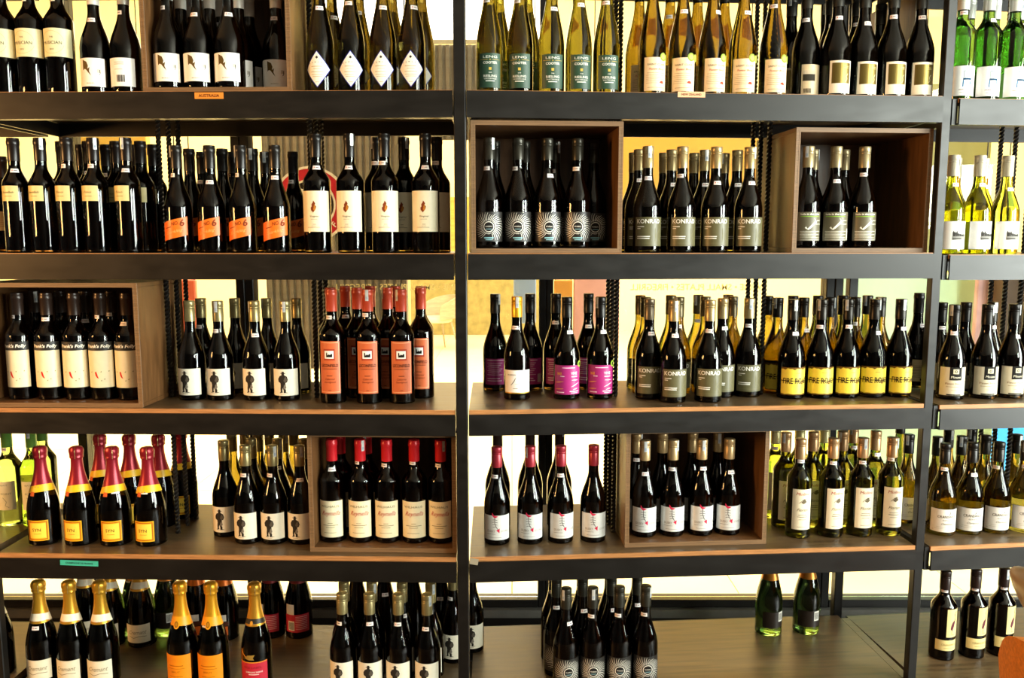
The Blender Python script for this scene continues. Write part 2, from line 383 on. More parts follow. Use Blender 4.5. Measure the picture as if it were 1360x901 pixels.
def lab_vineyard(d):
    d.rect(-43, 43, 14, 92, paper(W_)); k = ink('#3a3733'); g = ink('#8d8a84')
    d.rect(-14, 30, 40, 50, g, .6, 'art'); d.rect(-14, 12, 40, 46, ink('#5d5a55'), .7, 'art')
    for x, h in ((-11, 17), (-7, 14), (-2, 17), (3, 11), (8, 9), (13, 8), (18, 7), (23, 9), (27, 7)): d.poly([(x - 2.2, 50), (x - 2.6, 50 + h * .6), (x, 50 + h), (x + 2.4, 50 + h * .55), (x + 2, 50)], k)
    d.text('WYNNS', 10, 77, 3.4, ink('#7c766a'), w=22); d.bars([(-10, 20, 72, 1), (-6, 14, 30, 1.2), (-6, 12, 25, 1)], ink('#a8a398'))
def lab_black_band(d):
    d.pname = 'band_label'; d.rect(-44, 44, 141, 165, paper('#2a2722')); d.text("Frank's Folly", 2, 149, 8.5, ink('#f1ecdc'), w=68, shear=.22, bold=.035)
    d.sheet('label'); d.rect(-44, 44, 36, 140.6, paper('#efe3bd'), .34); r = ink('#cf2a1c'); g = ink('#8f8a5a')
    d.poly([(-9, 80), (-5, 82), (-3, 76), (-1, 68), (2, 62), (-3, 64), (-7, 70)], r)
    for u, z in ((-22, 80), (6, 81), (14, 60), (6, 56), (26, 82)): d.poly([(u, z), (u + 4, z + 2.5), (u + 3, z - 2)], g)
def lab_man(d):
    d.rect(-42, 42, 16, 93, paper('#f0e8d2')); d.poly([(x * 56 - 4, 24 + z * 62) for x, z in MAN], ink('#2b2620')); g = ink('#7c7468')
    d.poly([(x * 20 + 1, 34 + z * 16) for x, z in LEAF], g, .75); d.poly([(x * 24 + 3, 54 + z * 18) for x, z in LEAF], ink('#574f45'), .75); d.bars([(-12, 4, 20, 1.4)], ink('#a89e88'))
def lab_orange_tall(d):
    d.rect(-31, 31, 29, 178, paper('#d0673a')); f = ink('#eec190'); k = ink('#3a1a10')
    for a in ((-28, 28, 173, 174.2), (-28, 28, 33, 34.2), (-28, -27, 33, 174), (27, 28, 33, 174)): d.rect(*a, f, .6, 'art')
    d.rect(-16, 16, 124, 156, ink('#a8402a'), .6, 'art'); d.rect(-13, 13, 129, 151, ink(W_), .75, 'art'); d.poly([(-8, 133), (-8, 146), (-5, 146), (-4, 138), (0, 142), (3, 139), (6, 143), (9, 142), (9, 133)], ink(K_), .9)
    d.text('LECONFIELD', 0, 105, 8.5, k, w=50, bold=.02); d.text('COONAWARRA', 0, 98, 3.2, k, w=44); d.bars([(-8, 8, 79, 1.6)], k); d.text('Cabernet', 0, 68, 6, ink('#7a3018'), w=28, shear=.4); d.text('Sauvignon', 0, 60, 5, ink('#7a3018'), w=32, shear=.4); d.bars([(-4, 4, 38, 1.2)], k)
def lab_magenta(d):
    d.rect(-44, 44, 16, 101, paper('#b02a78')); w = ink('#f3dce6'); o = ink('#e89a5a')
    d.text('MAR', -24, 73, 8, o, w=15, bold=.03); d.text('VINE', 20, 74, 8, w, w=21, bold=.02); d.bars([(-16, 22, 93, 2), (-22, -9, 68, 2), (11, 31, 67, 2.6)], w)
    for u0, z0, u1, z1, m in ((-40, 50, -12, 54, o), (-40, 31, -12, 33, o), (12, 58, 34, 58, w), (10, 38, 38, 50, w), (16, 30, 34, 34, w)): d.line([(u0, z0), ((u0 + u1) / 2, (z0 + z1) / 2), (u1, z1)], [.8, 3.2, .8], m)
    d.bars([(-34, -10, 21, 2.6), (6, 38, 24, 2.4), (10, 34, 20, 1.6)], w)
    d.disc(42, 104, 9.5, ink('#9dbb3c'), .9); d.disc(42, 104, 5, ink('#2d3a14'), 1.0)
def lab_magenta_back(d):
    d.rect(-38, 40, 20, 100, paper('#a02670')); w = ink('#e6c6d6')
    d.bars([(-30, 24, 94, 2)] + [(-30 + (i % 2) * 3, 18 - (i % 3) * 5, 86 - i * 6, 1.3) for i in range(7)] + [(-30, 10, 38, 2), (-30, 16, 31, 2)], w); d.rect(24, 38, 26, 52, ink('#bca7a0'), .6, 'art')
def lab_white_gold(d):
    d.rect(-43, 43, 20, 88, paper(W_)); d.rect(-43, 43, 20, 23, mat('gold_strip', '#d2a634', .35, .6), .5, 'art'); k = ink('#4b443a')
    d.text('KERRI', -18, 72, 4.5, k, w=24); d.line([(-20, 44), (-12, 54), (-5, 67)], [1, 2, .8], k); d.line([(-8, 48), (0, 47), (8, 54)], 1, ink('#a59c8c')); d.bars([(-14, 0, 34, 1.6)], ink('#8e8678'))
def lab_fire(d):
    n = 14; f = lambda u: 1.8 * sin(u * .21) + 1.4 * sin(u * .47 + 1)
    d.band([(-46 + 92 * i / n, 13, 92) for i in range(n + 1)], paper('#e9cf45'))
    br = ink('#6a4a14')
    d.band([(-46 + 92 * i / n, 88.5 + f(-46 + 92 * i / n), 93) for i in range(n + 1)], br, .5, 'art'); d.band([(-46 + 92 * i / n, 12.4, 15.5 + f(i * 9.)) for i in range(n + 1)], br, .5, 'art')
    d.band([(-46 + 92 * i / n, 52 + f(i * 7.) * .6, 54.5 + f(i * 5. + 2) * .6) for i in range(n + 1)], ink('#5a3c12'), .55, 'art')
    d.text('FIRE ROAD', 0, 46, 16, ink('#2a2012'), w=78, bold=.02); d.disc(18, 48, 5, ink('#8a5c1c'), .6, r0=2.5); d.bars([(-4, 10, 76, 1)], br)
def lab_plain_back(d):
    d.rect(-34, 44, 22, 90, paper('#cbbb98')); d.rect(14, 28, 76, 92, ink(K_), .6, 'art'); d.bars([(-26, 36, 70 - i * 5, 1.3) for i in range(8)], ink('#6d604a')); d.rect(-2, 22, 24, 32, ink(K_), .6, 'art')
def lab_black_square(d):
    d.rect(-42, 42, 13, 96, paper('#ddd2b6')); k = ink('#1d1a17'); d.rect(-14, 20, 58, 96, k, .6, 'art'); d.rect(-5, 11, 77, 91, ink('#cfc4a6'), .75, 'art'); d.disc(3, 84, 4, k, .9); d.disc(3, 84, 2.2, ink('#cfc4a6'), 1.0)
    d.text('Mount', 3, 64, 7, ink('#e9e0c6'), w=26, shear=.15, off=.9); d.text('Pinot Noir', 0, 45, 6, ink('#8a6848'), w=48); d.bars([(-22, 22, 38, 1.6), (-8, 10, 28, 1.2)], ink('#b09a78')); d.rect(-20, 20, 13.5, 17, k, .6, 'art')
def lab_white_side(d):
    d.rect(-24, 30, 52, 142, paper('#e6e6cc')); g = ink('#8a967c'); d.text('BAY', 0, 128, 5, g, w=20); d.text('POINT', 4, 100, 6, g, w=30); d.line([(-6, 92), (4, 78), (0, 66), (10, 60)], 1.4, g)
def lab_syn(d):
    d.rect(-30, 30, 16, 76, paper('#f0ae18')); f = ink('#b96a12'); y = ink('#ffd24a')
    for a in ((-27, 27, 70, 73), (-27, 27, 19, 22), (-27, -24, 19, 73), (24, 27, 19, 73)): d.rect(*a, f, .6, 'art')
    d.rect(-23, 23, 24, 68, y, .5, 'art'); d.text('SYN', -2, 44, 9, ink('#54401a'), w=24, bold=.01); d.bars([(-10, 10, 36, 1.2)], f)
    d.sheet('neck_label'); n = 24; yl = paper('#eebc1e'); d.band([(-pi * 44 + 2 * pi * 44 * i / n, 152 + 6 * cos(2 * pi * i / n - pi - .6), 170 + 8 * cos(2 * pi * i / n - pi - .6)) for i in range(n + 1)], yl, .95, 'paper', 2); d.rect(-24, -8, 146, 158, ink('#d0602a'), 1.2, 'art')
def lab_red_script(d):
    d.rect(-40, 40, 17, 124, paper('#f1e3bd')); k = ink('#6c6238'); r = ink('#b5271c')
    d.text('WILHAUS', 0, 105, 6.5, k, w=56); d.text('Reynella', 2, 82, 13, r, w=54, shear=.45); d.bars([(-6, 8, 58, 1.4), (-22, 24, 52, 1.6), (-12, 14, 46, 1.4), (-18, 18, 30, 1.2)], ink('#8a7a50'))
def lab_fish(d):
    d.rect(-44, 44, 17, 90, paper('#dfdfdb', .12, .3)); p = ink('#c8284a'); k = ink('#4a4644')
    d.poly([(-14, 98), (-8, 90), (4, 88), (-2, 84), (-8, 83), (-14, 90)], p); d.line([(-6, 84), (-6, 66), (-2, 56), (3, 48)], 1.5, k)
    for z, w in ((78, 7), (71, 8), (64, 7), (57, 6)): d.line([(-6 - w, z - 1), (-6, z), (-6 + w, z - 2)], 1.3, k)
    d.poly([(-2, 46), (8, 52), (7, 38)], p); d.text('DUSKY', -17, 40, 6.5, ink('#a29a92'), w=24, bold=.02); d.text('SOUND', 24, 40, 6.5, ink('#a29a92'), w=24); d.bars([(-30, -4, 34, 1.2), (-24, 14, 24, 1)], ink('#8c8884'))
def lab_tall_offwhite(d):
    d.rect(-30, 30, 28, 150, paper('#ece0c4')); r = ink('#a8402c'); k = ink('#6a5f4a')
    d.text('Molina', 0, 132, 9, r, w=38, shear=.3); d.poly([(x * 36 + 4, 106 + z * 16) for x, z in LEAF], k); d.line([(-10, 108), (0, 118), (12, 121)], 1.2, k); d.text('Florian', 0, 84, 9, ink('#6a5c38'), w=32, shear=.4); d.bars([(-12, 14, 72, 1.4), (-14, 16, 66, 1.8), (-10, 12, 58, 1.2), (-14, 14, 36, 1)], k)
def lab_crossings(d):
    d.rect(-45, 45, 13, 83, paper('#e4ddd2')); k = ink('#4e4638')
    d.text('CRANSWICK', 5, 56, 8, k, w=56, bold=.01); d.line([(9, 66), (12, 70), (12, 77)], [2.4, 1.6, .8], ink(K_)); d.text('ESTATE', 5, 47, 4, k, w=26); d.text('Chardonnay', 5, 35, 6.5, ink('#6d6350'), w=36, shear=.4); d.bars([(-26, 34, 28, .9), (-30, 34, 23, .9), (-38, -34, 18, 2)], ink('#b5ab9c'))
def lab_cremant(d):
    d.rect(-42, 42, 18, 78, paper('#e9dfc2')); k = ink('#8a7c58'); d.text('Cremant', 0, 47, 13, k, w=56, shear=.35); d.line([(-26, 40), (-10, 34), (8, 40), (30, 38)], 1.6, k)
    d.sheet('neck_label'); n = 24; d.band([(-pi * 44 + 2 * pi * 44 * i / n, 186 + 7 * cos(2 * pi * i / n * 1 - pi) - 3 * abs(sin(pi * i / n * 3)), 206 + 5 * cos(2 * pi * i / n - pi)) for i in range(n + 1)], paper('#efe6cc'), .95, 'paper', 2)
def lab_orange_champ(d):
    d.rect(-44, 44, 18, 100, paper('#f09018')); k = ink('#a8600c'); d.text('BRUT', 0, 46, 5, k, w=26); d.bars([(-22, 22, 66, 2.4), (-26, 26, 58, 1.2), (-20, 20, 34, 1.4)], k)
    d.sheet('neck_label'); n = 24; d.band([(-pi * 44 + 2 * pi * 44 * i / n, 178 + 5 * cos(2 * pi * i / n - pi), 204 + 4 * cos(2 * pi * i / n - pi)) for i in range(n + 1)], paper('#f0a018'), .95, 'paper', 2); d.disc(0, 188, 14, paper('#f0a018'), 1.1); d.disc(0, 187, 9, ink('#8a5a14'), 1.4); d.disc(0, 187, 5.5, ink('#b07a1c'), 1.6)
def lab_red_champ(d):
    d.rect(-44, 44, 22, 80, paper('#c2283a')); w = ink('#f2dcd4'); o = ink('#e08a2a'); d.rect(-44, 44, 79, 82, o, .5, 'art'); d.text('RED LABEL', 0, 62, 6, ink('#8a1a28'), w=52); d.text('SPARKLING SHIRAZ', 4, 49, 4.4, w, w=50, bold=.02); d.bars([(-12, 18, 43, 2)], w)
    d.line([(-38, 82), (-38, 118), (-30, 104), (-20, 96)], 3, o); d.poly([(-24, 92), (-14, 102), (8, 104), (2, 94), (6, 88), (-10, 88)], ink('#9a7a34'))
    d.sheet('neck_label'); n = 24; d.band([(-pi * 44 + 2 * pi * 44 * i / n, 186 + 4 * cos(2 * pi * i / n - pi), 200 + 4 * cos(2 * pi * i / n - pi)) for i in range(n + 1)], paper('#2a241c'), .95, 'paper', 2); d.disc(-6, 192, 7, ink('#d99a34'), 1.4)
def lab_red_back(d):
    d.rect(-42, 42, 24, 84, paper('#b8283a')); w = ink('#e8b8b4'); d.bars([(-4, 34, 76 - i * 6, 1.4) for i in range(8)], w); d.rect(-38, -8, 84, 118, ink('#d8d4cc'), .6, 'art'); d.rect(-30, -8, 30, 62, ink('#e6e0d4'), .6, 'art')
    for i in range(7): d.rect(-27 + i * 2.6, -25.6 + i * 2.6, 33, 58, ink(K_), .8, 'art', n=1, nz=1)
def lab_orange_back(d):
    d.rect(-26, 26, 70, 92, paper('#d9d6cc')); d.sheet('label'); d.rect(-24, 30, 22, 52, paper('#e0661a')); d.sheet('label'); d.rect(-30, 34, 54, 68, paper('#4a2414'))
def lab_champ_back(d):
    d.rect(-40, 40, 30, 84, paper('#20160e')); d.rect(14, 34, 50, 82, ink('#dcd8cc'), .6, 'art')
    for i in range(6): d.rect(16 + i * 2.8, 17.4 + i * 2.8, 54, 78, ink(K_), .8, 'art', n=1, nz=1)
def lab_crane(d):
    d.rect(-10, 38, 78, 168, paper('#dcc888')); k = ink('#3a2c22'); m = ink('#5c2634')
    d.poly([(2, 104), (8, 98), (14, 112), (18, 128), (15, 132), (8, 126), (4, 116)], m); d.line([(16, 130), (20, 142), (15, 150), (20, 158), (28, 158)], [3, 2.2, 2, 2.4, .8], k); d.line([(8, 100), (6, 88)], 1, k)
    d.bars([(6, 18, 85, 1.2)], k); d.sheet('label'); d.rect(-40, 40, 34, 68, paper('#dcc888'), .34); d.text('CRANSWICK', 2, 50, 6.5, ink('#8a7440'), w=48); d.bars([(-16, 24, 42, 1.4)], ink('#a08a54'))
def lab_grey_back(d): d.rect(-30, 34, 62, 118, paper('#8a7a5c')); d.bars([(-20, 26, 110 - i * 6, 1.4) for i in range(7)], ink('#5a4c36'))
def lab_none(d): pass

# cap: (kind, colour, metal)
T = {}
def typ(key, kind, H, R, g, wine, cap, paint, desc, cat='bottle'): T[key] = dict(kind=kind, H=H, R=R, g=g, wine=wine, cap=cap, paint=paint, desc=desc)
typ('music', 'bord', 318, 37, G_OLIVE, 1, ('capsule', '#1b1512', .2), lab_cream_band, 'dark wine bottle with round cream band label')
typ('wleaf', 'burg', 291, 39, G_OLIVE, 1, ('screw', '#dcd8ce', .2), lab_white_leaf, 'white-capped dark bottle with leaf label')
typ('wleafb', 'burg', 291, 39, G_OLIVE, 1, ('screw', '#b9b6ab', .4), lab_barcode, 'dark bottle turned to its white barcode label')
typ('diam', 'flute', 335, 36, G_RIESD, 0, ('screw', '#1a1714', .4), lab_diamond, 'dark flute bottle with cream diamond label')
typ('gries', 'flute', 335, 35.5, G_RIES, 0, ('screw', '#22201a', .4), lab_green_riesling, 'olive flute bottle with dark green label')
typ('peach', 'flute', 335, 37, G_GOLD, 0, ('screw', '#24201a', .5), lab_peach, 'gold flute bottle with peach label')
typ('photo', 'burg', 300, 38, G_OLIVE, 1, ('screw', '#3a3833', .7), lab_turned_photo, 'dark bottle with beige picture label')
typ('gframe', 'burg', 300, 38.5, G_OLIVE, 1, ('screw', '#3b3a37', .8), lab_gold_frame, 'dark bottle with cream-framed gold panel label')
typ('chair', 'bord', 305, 37, G_LEAF, 0, ('screw', '#d8d9d2', .3), lab_chair_sketch, 'clear green bottle with blue chair drawing')
typ('fino', 'bord', 311, 33.5, G_BROWN, 1, ('capsule', '#1a1310', .2), lab_small_cream, 'slim brown bottle with small cream shoulder label')
typ('amon', 'bord', 311, 33.5, G_BROWN, 1, ('capsule', '#1a1310', .2), lab_small_cream_long, 'slim brown bottle with long-worded cream label')
typ('no6', 'burg', 290, 37, G_AMBER, 1, ('capsule', '#1c1815', .3), lab_orange_slant, 'dark bottle with slanted orange label')
typ('tleaf', 'bord', 319, 37, G_OLIVE, 1, ('capsule', '#151210', .2), lab_tall_leaf, 'tall dark bottle with brown leaf label')
typ('sun', 'burg', 298, 37.5, G_AMBER, 1, ('screw', '#34322a', .5), lab_sun, 'dark bottle with silver sunburst label')
typ('konrad', 'burg', 290, 38.5, G_OLIVE, 1, ('screw', '#a08c62', .5), lab_olive, 'tan-capped dark bottle with olive grey label')
typ('konbr', 'burg', 290, 38.5, G_OLIVE, 1, ('screw', '#6d6250', .5), lab_olive_brown, 'grey-capped dark bottle with olive grey label')
typ('hole', 'burg', 284, 37, G_AMBER, 1, ('screw', '#a08f6a', .5), lab_bird_green, 'dark bottle with khaki label and green line')
typ('vine', 'burg', 278, 38.5, G_LIME, 0, ('screw', '#c9c0a8', .3), lab_vineyard, 'bright yellow green bottle with white sketch label')
typ('folly', 'bord', 300, 36, G_BROWN, 1, ('capsule', '#2a1d16', .2), lab_black_band, 'dark bottle with black-banded cream label')
typ('man', 'burg', 286, 38, G_OLIVE, 1, ('screw', '#8f8258', .55), lab_man, 'dark bottle with hatted figure label')
typ('manw', 'burg', 286, 38, G_STRAW, 0, ('screw', '#8f8258', .55), lab_man, 'amber glass bottle with hatted figure label')
typ('otall', 'bord', 322, 36.5, G_AMBER, 1, ('capsule', '#b04028', .1), lab_orange_tall, 'red-capped dark bottle with tall orange label')
typ('mag', 'burg', 296, 38.5, G_AMBER, 1, ('screw', '#191614', .4), lab_magenta, 'dark bottle with magenta label and green medal')
typ('magb', 'burg', 296, 38.5, G_AMBER, 1, ('screw', '#191614', .4), lab_magenta_back, 'dark bottle turned to its purple back label')
typ('wgold', 'burg', 298, 38.5, G_OLIVE, 1, ('screw', '#dba524', .5), lab_white_gold, 'dark bottle with gold cap and white label')
typ('fire', 'burg', 288, 38.5, G_STRAW, 1, ('screw', '#1f1b15', .5), lab_fire, 'dark bottle with yellow scorched-edge label')
typ('firew', 'burg', 288, 38.5, G_STRAW, 0, ('screw', '#1f1b15', .5), lab_fire, 'black-capped amber glass bottle with yellow label')
typ('konw', 'burg', 290, 38.5, G_STRAW, 0, ('screw', '#5e5238', .5), lab_olive, 'amber white wine bottle with grey label')
typ('back', 'burg', 296, 38.5, G_AMBER, 1, ('capsule', '#171310', .3), lab_plain_back, 'dark bottle turned to its beige back label')
typ('bsq', 'burg', 277, 37.5, G_AMBER, 1, ('screw', '#171412', .5), lab_black_square, 'dark bottle with beige label and black square')
typ('pale', 'bord', 305, 37, G_PALE, 0, ('capsule', '#5c8a3a', .2), lab_white_side, 'pale green clear bottle with white label')
typ('syn', 'champ', 285, 44, G_OLIVE, 1, ('foil', '#8e1b28', .35), lab_syn, 'red foil sparkling bottle with yellow labels')
typ('rscr', 'bord', 297, 36.5, G_AMBER, 1, ('capsule', '#c41e26', .1), lab_red_script, 'red-capped bottle with red script label')
typ('fishr', 'burg', 284, 37.5, G_OLIVE, 1, ('screw', '#9c2834', .3), lab_fish, 'red-capped bottle with silver fishbone label')
typ('fisht', 'burg', 284, 36.5, G_AMBER, 1, ('screw', '#b09468', .4), lab_fish, 'tan-capped bottle with silver fishbone label')
typ('towh', 'bord', 294, 36, G_MOSS, 0, ('screw', '#a8845c', .4), lab_tall_offwhite, 'moss green bottle with tall off-white label')
typ('cross', 'burg', 276, 38.5, G_STRAW, 0, ('screw', '#1b1814', .4), lab_crossings, 'black-capped olive glass bottle with white label')
typ('crem', 'champ', 305, 44, G_GREEN, 1, ('foil', '#c9962c', .6), lab_cremant, 'gold foil sparkling bottle with cream label')
typ('ochamp', 'champ', 305, 44, G_GREEN, 1, ('foil', '#d9981e', .5), lab_orange_champ, 'champagne bottle with orange label and gold foil')
typ('ochampb', 'champ', 305, 44, G_GREEN, 1, ('foil', '#d06a1a', .4), lab_orange_back, 'champagne bottle with grey and orange back labels')
typ('rchamp', 'champ', 305, 44, G_OLIVE, 1, ('foil', '#c9902c', .6), lab_red_champ, 'sparkling wine bottle with red label and gold foil')
typ('rchampb', 'champ', 305, 44, G_OLIVE, 1, ('foil', '#7a1c24', .4), lab_red_back, 'sparkling bottle turned to its red back label')
typ('gchamp', 'champ', 310, 43, G_GREEN, 0, ('foil', '#b5762c', .6), lab_champ_back, 'green champagne bottle with dark back label')
typ('crane', 'bord', 280, 37, G_BROWN, 1, ('screw', '#2a1c18', .3), lab_crane, 'dark bottle with yellow wading bird label')
typ('dark', 'burg', 312, 39, G_AMBER, 1, ('capsule', '#2a1a14', .2), lab_none, 'plain dark bottle without a front label')
typ('darkch', 'champ', 312, 43, G_OLIVE, 1, ('screw', '#191512', .4), lab_none, 'plain black sloping bottle without a front label')
typ('greyb', 'bord', 280, 36, G_BROWN, 1, ('capsule', '#3a2416', .2), lab_grey_back, 'short brown bottle with grey label')
typ('lime', 'bord', 296, 36, G_LIME, 0, ('screw', '#c9c08a', .3), lab_tall_offwhite, 'bright yellow bottle with tall white label')
typ('flutew', 'flute', 318, 35, G_MOSS, 0, ('screw', '#26201a', .4), lab_none, 'unlabelled yellow green flute bottle')

PARTS = {}
def build_type(key):
    if key in PARTS: return PARTS[key]
    t = T[key]; H, R = t['H'], t['R']; r, zs = profile(t['kind'], H, R); P = []
    prof = [(4.0, 0), (3.0, R * .55), (0.0, R - 7), (0, R - 3.2)] + [(z, r(z)) for z in zs[1:]] + [(H - 1.5, 0)]
    P.append(('glass_body', lathe('glass_body', prof, t['g']), []))
    if t['wine']:
        zt = H * .86; zz = [z for z in zs if 7 < z < zt] + [zt]
        P.append(('wine', lathe('wine', [(7, 0), (7, R - 5.5)] + [(z, r(z) - 2.6) for z in zz] + [(zt, 0)], M_WINE, 22), []))
    kind, col, me = t['cap']; cm = mat('cap_' + col.lstrip('#') + f'_{int(me * 10)}', col, .32, me, .5)
    rn = r(H)
    if kind == 'screw':
        cp = [(H - 59, rn + .3), (H - 59, rn + 1.0), (H - 22, rn + 1.1), (H - 21, rn + .5), (H - 20, rn + 1.2), (H - 17, rn + 1.2), (H - 16.2, rn + .7), (H - 15.4, rn + 1.3), (H - 2, rn + 1.3), (H - .3, rn + .4), (H, rn - 1), (H, 0)]
        P.append(('screw_cap', lathe('screw_cap', cp, cm, 24), []))
    elif kind == 'capsule':
        cp = [(H - 62, rn + .2), (H - 62, rn + .8), (H - 20, rn + .7), (H - 18.5, rn + 1.6), (H - 14, rn + 1.9), (H - 8, rn + 1.7), (H - 6.5, rn + .9), (H - 1, rn + .8), (H, rn - .2), (H, 0)]
        P.append(('foil_capsule', lathe('foil_capsule', cp, cm, 24), []))
    else:
        z0 = .60 * H; zz = [z0 + (H - 38 - z0) * k / 8 for k in range(9)]
        cp = [(z0, r(z0) + .25)] + [(z, r(z) + .7) for z in zz] + [(H - 34, 16.6), (H - 31, 18.6), (H - 27, 17.8), (H - 24, 17.4), (H - 19, 19.2), (H - 13, 19.6), (H - 6, 18.2), (H - 1.5, 15.5), (H, 11), (H, 0)]
        rr = random.Random(11)
        P.append(('foil_sleeve', lathe('foil_sleeve', cp, cm, 26, lambda a, z: (.55 * sin(a * 9 + z) + .4 * sin(a * 5 - z * .7)) if H - 36 < z < H - .5 else 0), []))
        wire = MB(); wm = mat('muselet_wire', '#b9a46a', .3, .9)
        for k in range(4):
            a = k * pi / 2 + .4; wire.tube([(.0178 * cos(a) * q, .0178 * sin(a) * q, (H - dz) / 1000) for q, dz in ((1.04, 33), (1.06, 24), (1.12, 15), (1.08, 6), (.7, 0))], .0007, wm, 4)
        P.append(('wire_cage', wire.mesh('wire_cage'), []))
    d = Deco(r, R); t['paint'](d)
    d.sheet('')
    for pn, pb, lb, ab in d.done:
        kids = []
        if lb.v: kids.append(('lettering', lb.mesh('lettering')))
        if ab.v: kids.append(('emblem', ab.mesh('emblem')))
        P.append((pn, pb.mesh(pn, smooth=True), kids))
    # price stickers (three places) and the duty seal on the cap
    st = []
    zb = {'burg': .70, 'bord': .755, 'flute': .69, 'champ': .60, 'slope': .7}[t['kind']] * H
    for k, (du, dz) in enumerate(((-2, 0), (4, -12), (-7, 7))):
        d.reset(); rl = d.r(zb + dz); d.R = max(rl, 12)
        hz = 5.2; d.rect(du - 10, du + 10, zb + dz - hz, zb + dz + hz, paper('#f0e6e2'), .5, nz=2, n=5)
        d.rect(du - 6.5, du - 4.5, zb + dz - 1, zb + dz + 2, ink('#b8342e'), .8, 'let', n=1, nz=1); d.rect(du - 2, du + 6, zb + dz - .8, zb + dz + 1.4, ink('#7d7672'), .8, 'let', n=2, nz=1)
        st.append((d.paperb.mesh('price_sticker'), d.letb.mesh('lettering')))
    seal = []
    if kind != 'foil':
        for side in (-1, 1, 0):
            d = Deco(lambda z: rn + 1.9, rn + 1.5); u0 = side * 13 - 4.5
            d.rect(u0, u0 + 9, H - 32, H - 1, mat('duty_seal_film', '#cfd0cc', .18, .15), .3, n=3, nz=3); d.rect(u0 + 2, u0 + 7, H - 28, H - 20, ink('#9aa6b4'), .5, 'art', n=2, nz=1)
            seal.append((d.paperb.mesh('duty_seal'), d.artb.mesh('print')))
    PARTS[key] = (P, st, seal); return PARTS[key]
MAIN_BOTTLES = []
def bottle(key, loc, rz, label, group, front):
    P, st, seal = build_type(key)
    root = empty('wine_bottle', loc, rz)
    tag(root, label, 'bottle', group)
    for nm, me, kids in P:
        o = newobj(nm, me, root)
        for kn, km in kids: newobj(kn, km, o)
    if RND.random() < (.9 if front else .35):
        a, b = RND.choice(st); o = newobj('price_sticker', a, root); o.rotation_euler = (0, 0, RND.uniform(-.35, .35)); newobj('lettering', b, o)
    if seal and RND.random() < .42:
        a, b = RND.choice(seal); o = newobj('duty_seal', a, root); newobj('print', b, o)
    return root

# ------------------------------------------------------------------ bottle layout: (type, shelf, y behind front, pixel row, pixel columns, words of place, on box floor, turn)
LAY = []
# a thing near each set of look-alikes that its bottles are counted from (+1: the first listed is the nearest to it)
MARK = {('music', 1): ('barcode bottle', -1), ('wleaf', 1): ('barcode bottle', 1), ('diam', 1): ('middle post', -1), ('gries', 1): ('middle post', 1), ('peach', 1): ('green labels', 1), ('gframe', 1): ('end post', -1), ('chair', 1): ('end post', 1),
        ('amon', 2): ('orange labels', -1), ('fino', 2): ('orange labels', -1), ('no6', 2): ('slim brown bottles', 1), ('tleaf', 2): ('middle post', -1), ('sun', 2): ('middle post', 1), ('konrad', 2): ('sunburst box', 1), ('hole', 2): ('olive labels', 1), ('vine', 2): ('end post', 1),
        ('folly', 3): ('hatted-figure labels', -1), ('man', 3): ('plywood box', 1), ('otall', 3): ('middle post', -1), ('mag', 3): ('gold-capped bottle', 1), ('magb', 3): ('middle post', 1), ('konrad', 3): ('magenta labels', 1), ('konw', 3): ('magenta labels', 1), ('fire', 3): ('end post', -1), ('firew', 3): ('end post', -1), ('bsq', 3): ('end post', 1),
        ('pale', 4): ('red foil bottles', -1), ('syn', 4): ('hatted-figure labels', -1), ('man', 4): ('red-capped bottles', -1), ('manw', 4): ('red-capped bottles', -1), ('rscr', 4): ('middle post', -1), ('fishr', 4): ('middle post', 1), ('dark', 4): ('middle post', 1), ('fisht', 4): ('red-capped bottles', 1), ('towh', 4): ('end post', -1), ('lime', 4): ('end post', -1), ('cross', 4): ('end post', 1),
        ('crem', 5): ('orange labels', -1), ('gchamp', 5): ('steel post', -1), ('ochamp', 5): ('red label', -1), ('ochampb', 5): ('red back labels', -1), ('rchampb', 5): ('hatted-figure labels', -1), ('man', 5): ('middle post', -1), ('darkch', 5): ('middle post', -1), ('sun', 5): ('middle post', 1), ('dark', 5): ('middle post', 1), ('crane', 5): ('end post', 1)}
ORD = ['nearest', 'second', 'third', 'fourth', 'fifth', 'sixth']
def G(key, sh, y, v, xs, place, box=0, rot=0, unit=None, front=None):
    mk = MARK.get((key, sh)); n = len(xs)
    for i, x in enumerate(xs):
        lab = T[key]['desc'] + ', ' + place
        if mk and n > 1:
            k = i if mk[1] > 0 else n - 1 - i
            lab += ', ' + ('nearest ' + mk[0] if k == 0 else f'{ORD[k]} from {mk[0]}')
        LAY.append([key, sh, y, v, x, lab, box, rot, unit, (y < .15 or front) if front is None else front, T[key]['desc'] + ', ' + place])
# top shelf
G('music', 1, .062, 60, [5, 42, 79], 'top shelf')
G('wleaf', 1, .06, 95, [129], 'just outside the top-shelf box')
G('wleafb', 1, .06, 95, [168], 'just outside the top-shelf box')
G('wleaf', 1, .062, 95, [217, 263, 306], 'front row, top-shelf box', 1)
G('wleaf', 1, .15, 10, [232, 276, 316, 366], 'second row, top-shelf box', 1)
G('wleaf', 1, .235, 22, [247, 287, 326, 345], 'third row, top-shelf box', 1)
G('diam', 1, .066, 88, [426, 467, 509, 547.5], 'front row, top shelf')
G('diam', 1, .16, 20, [441, 477, 521, 560], 'back row, top shelf')
G('gries', 1, .066, 90, [650, 690.5, 732, 768.5, 805], 'front row, top shelf')
G('gries', 1, .16, 15, [663, 701], 'back row, top shelf')
G('peach', 1, .066, 95, [865.5, 905.5, 945, 985.5, 1026], 'front row, top shelf')
G('peach', 1, .165, 12, [837, 890, 929.5, 959], 'back row, top shelf')
G('photo', 1, .085, 100, [1081], 'on top shelf')
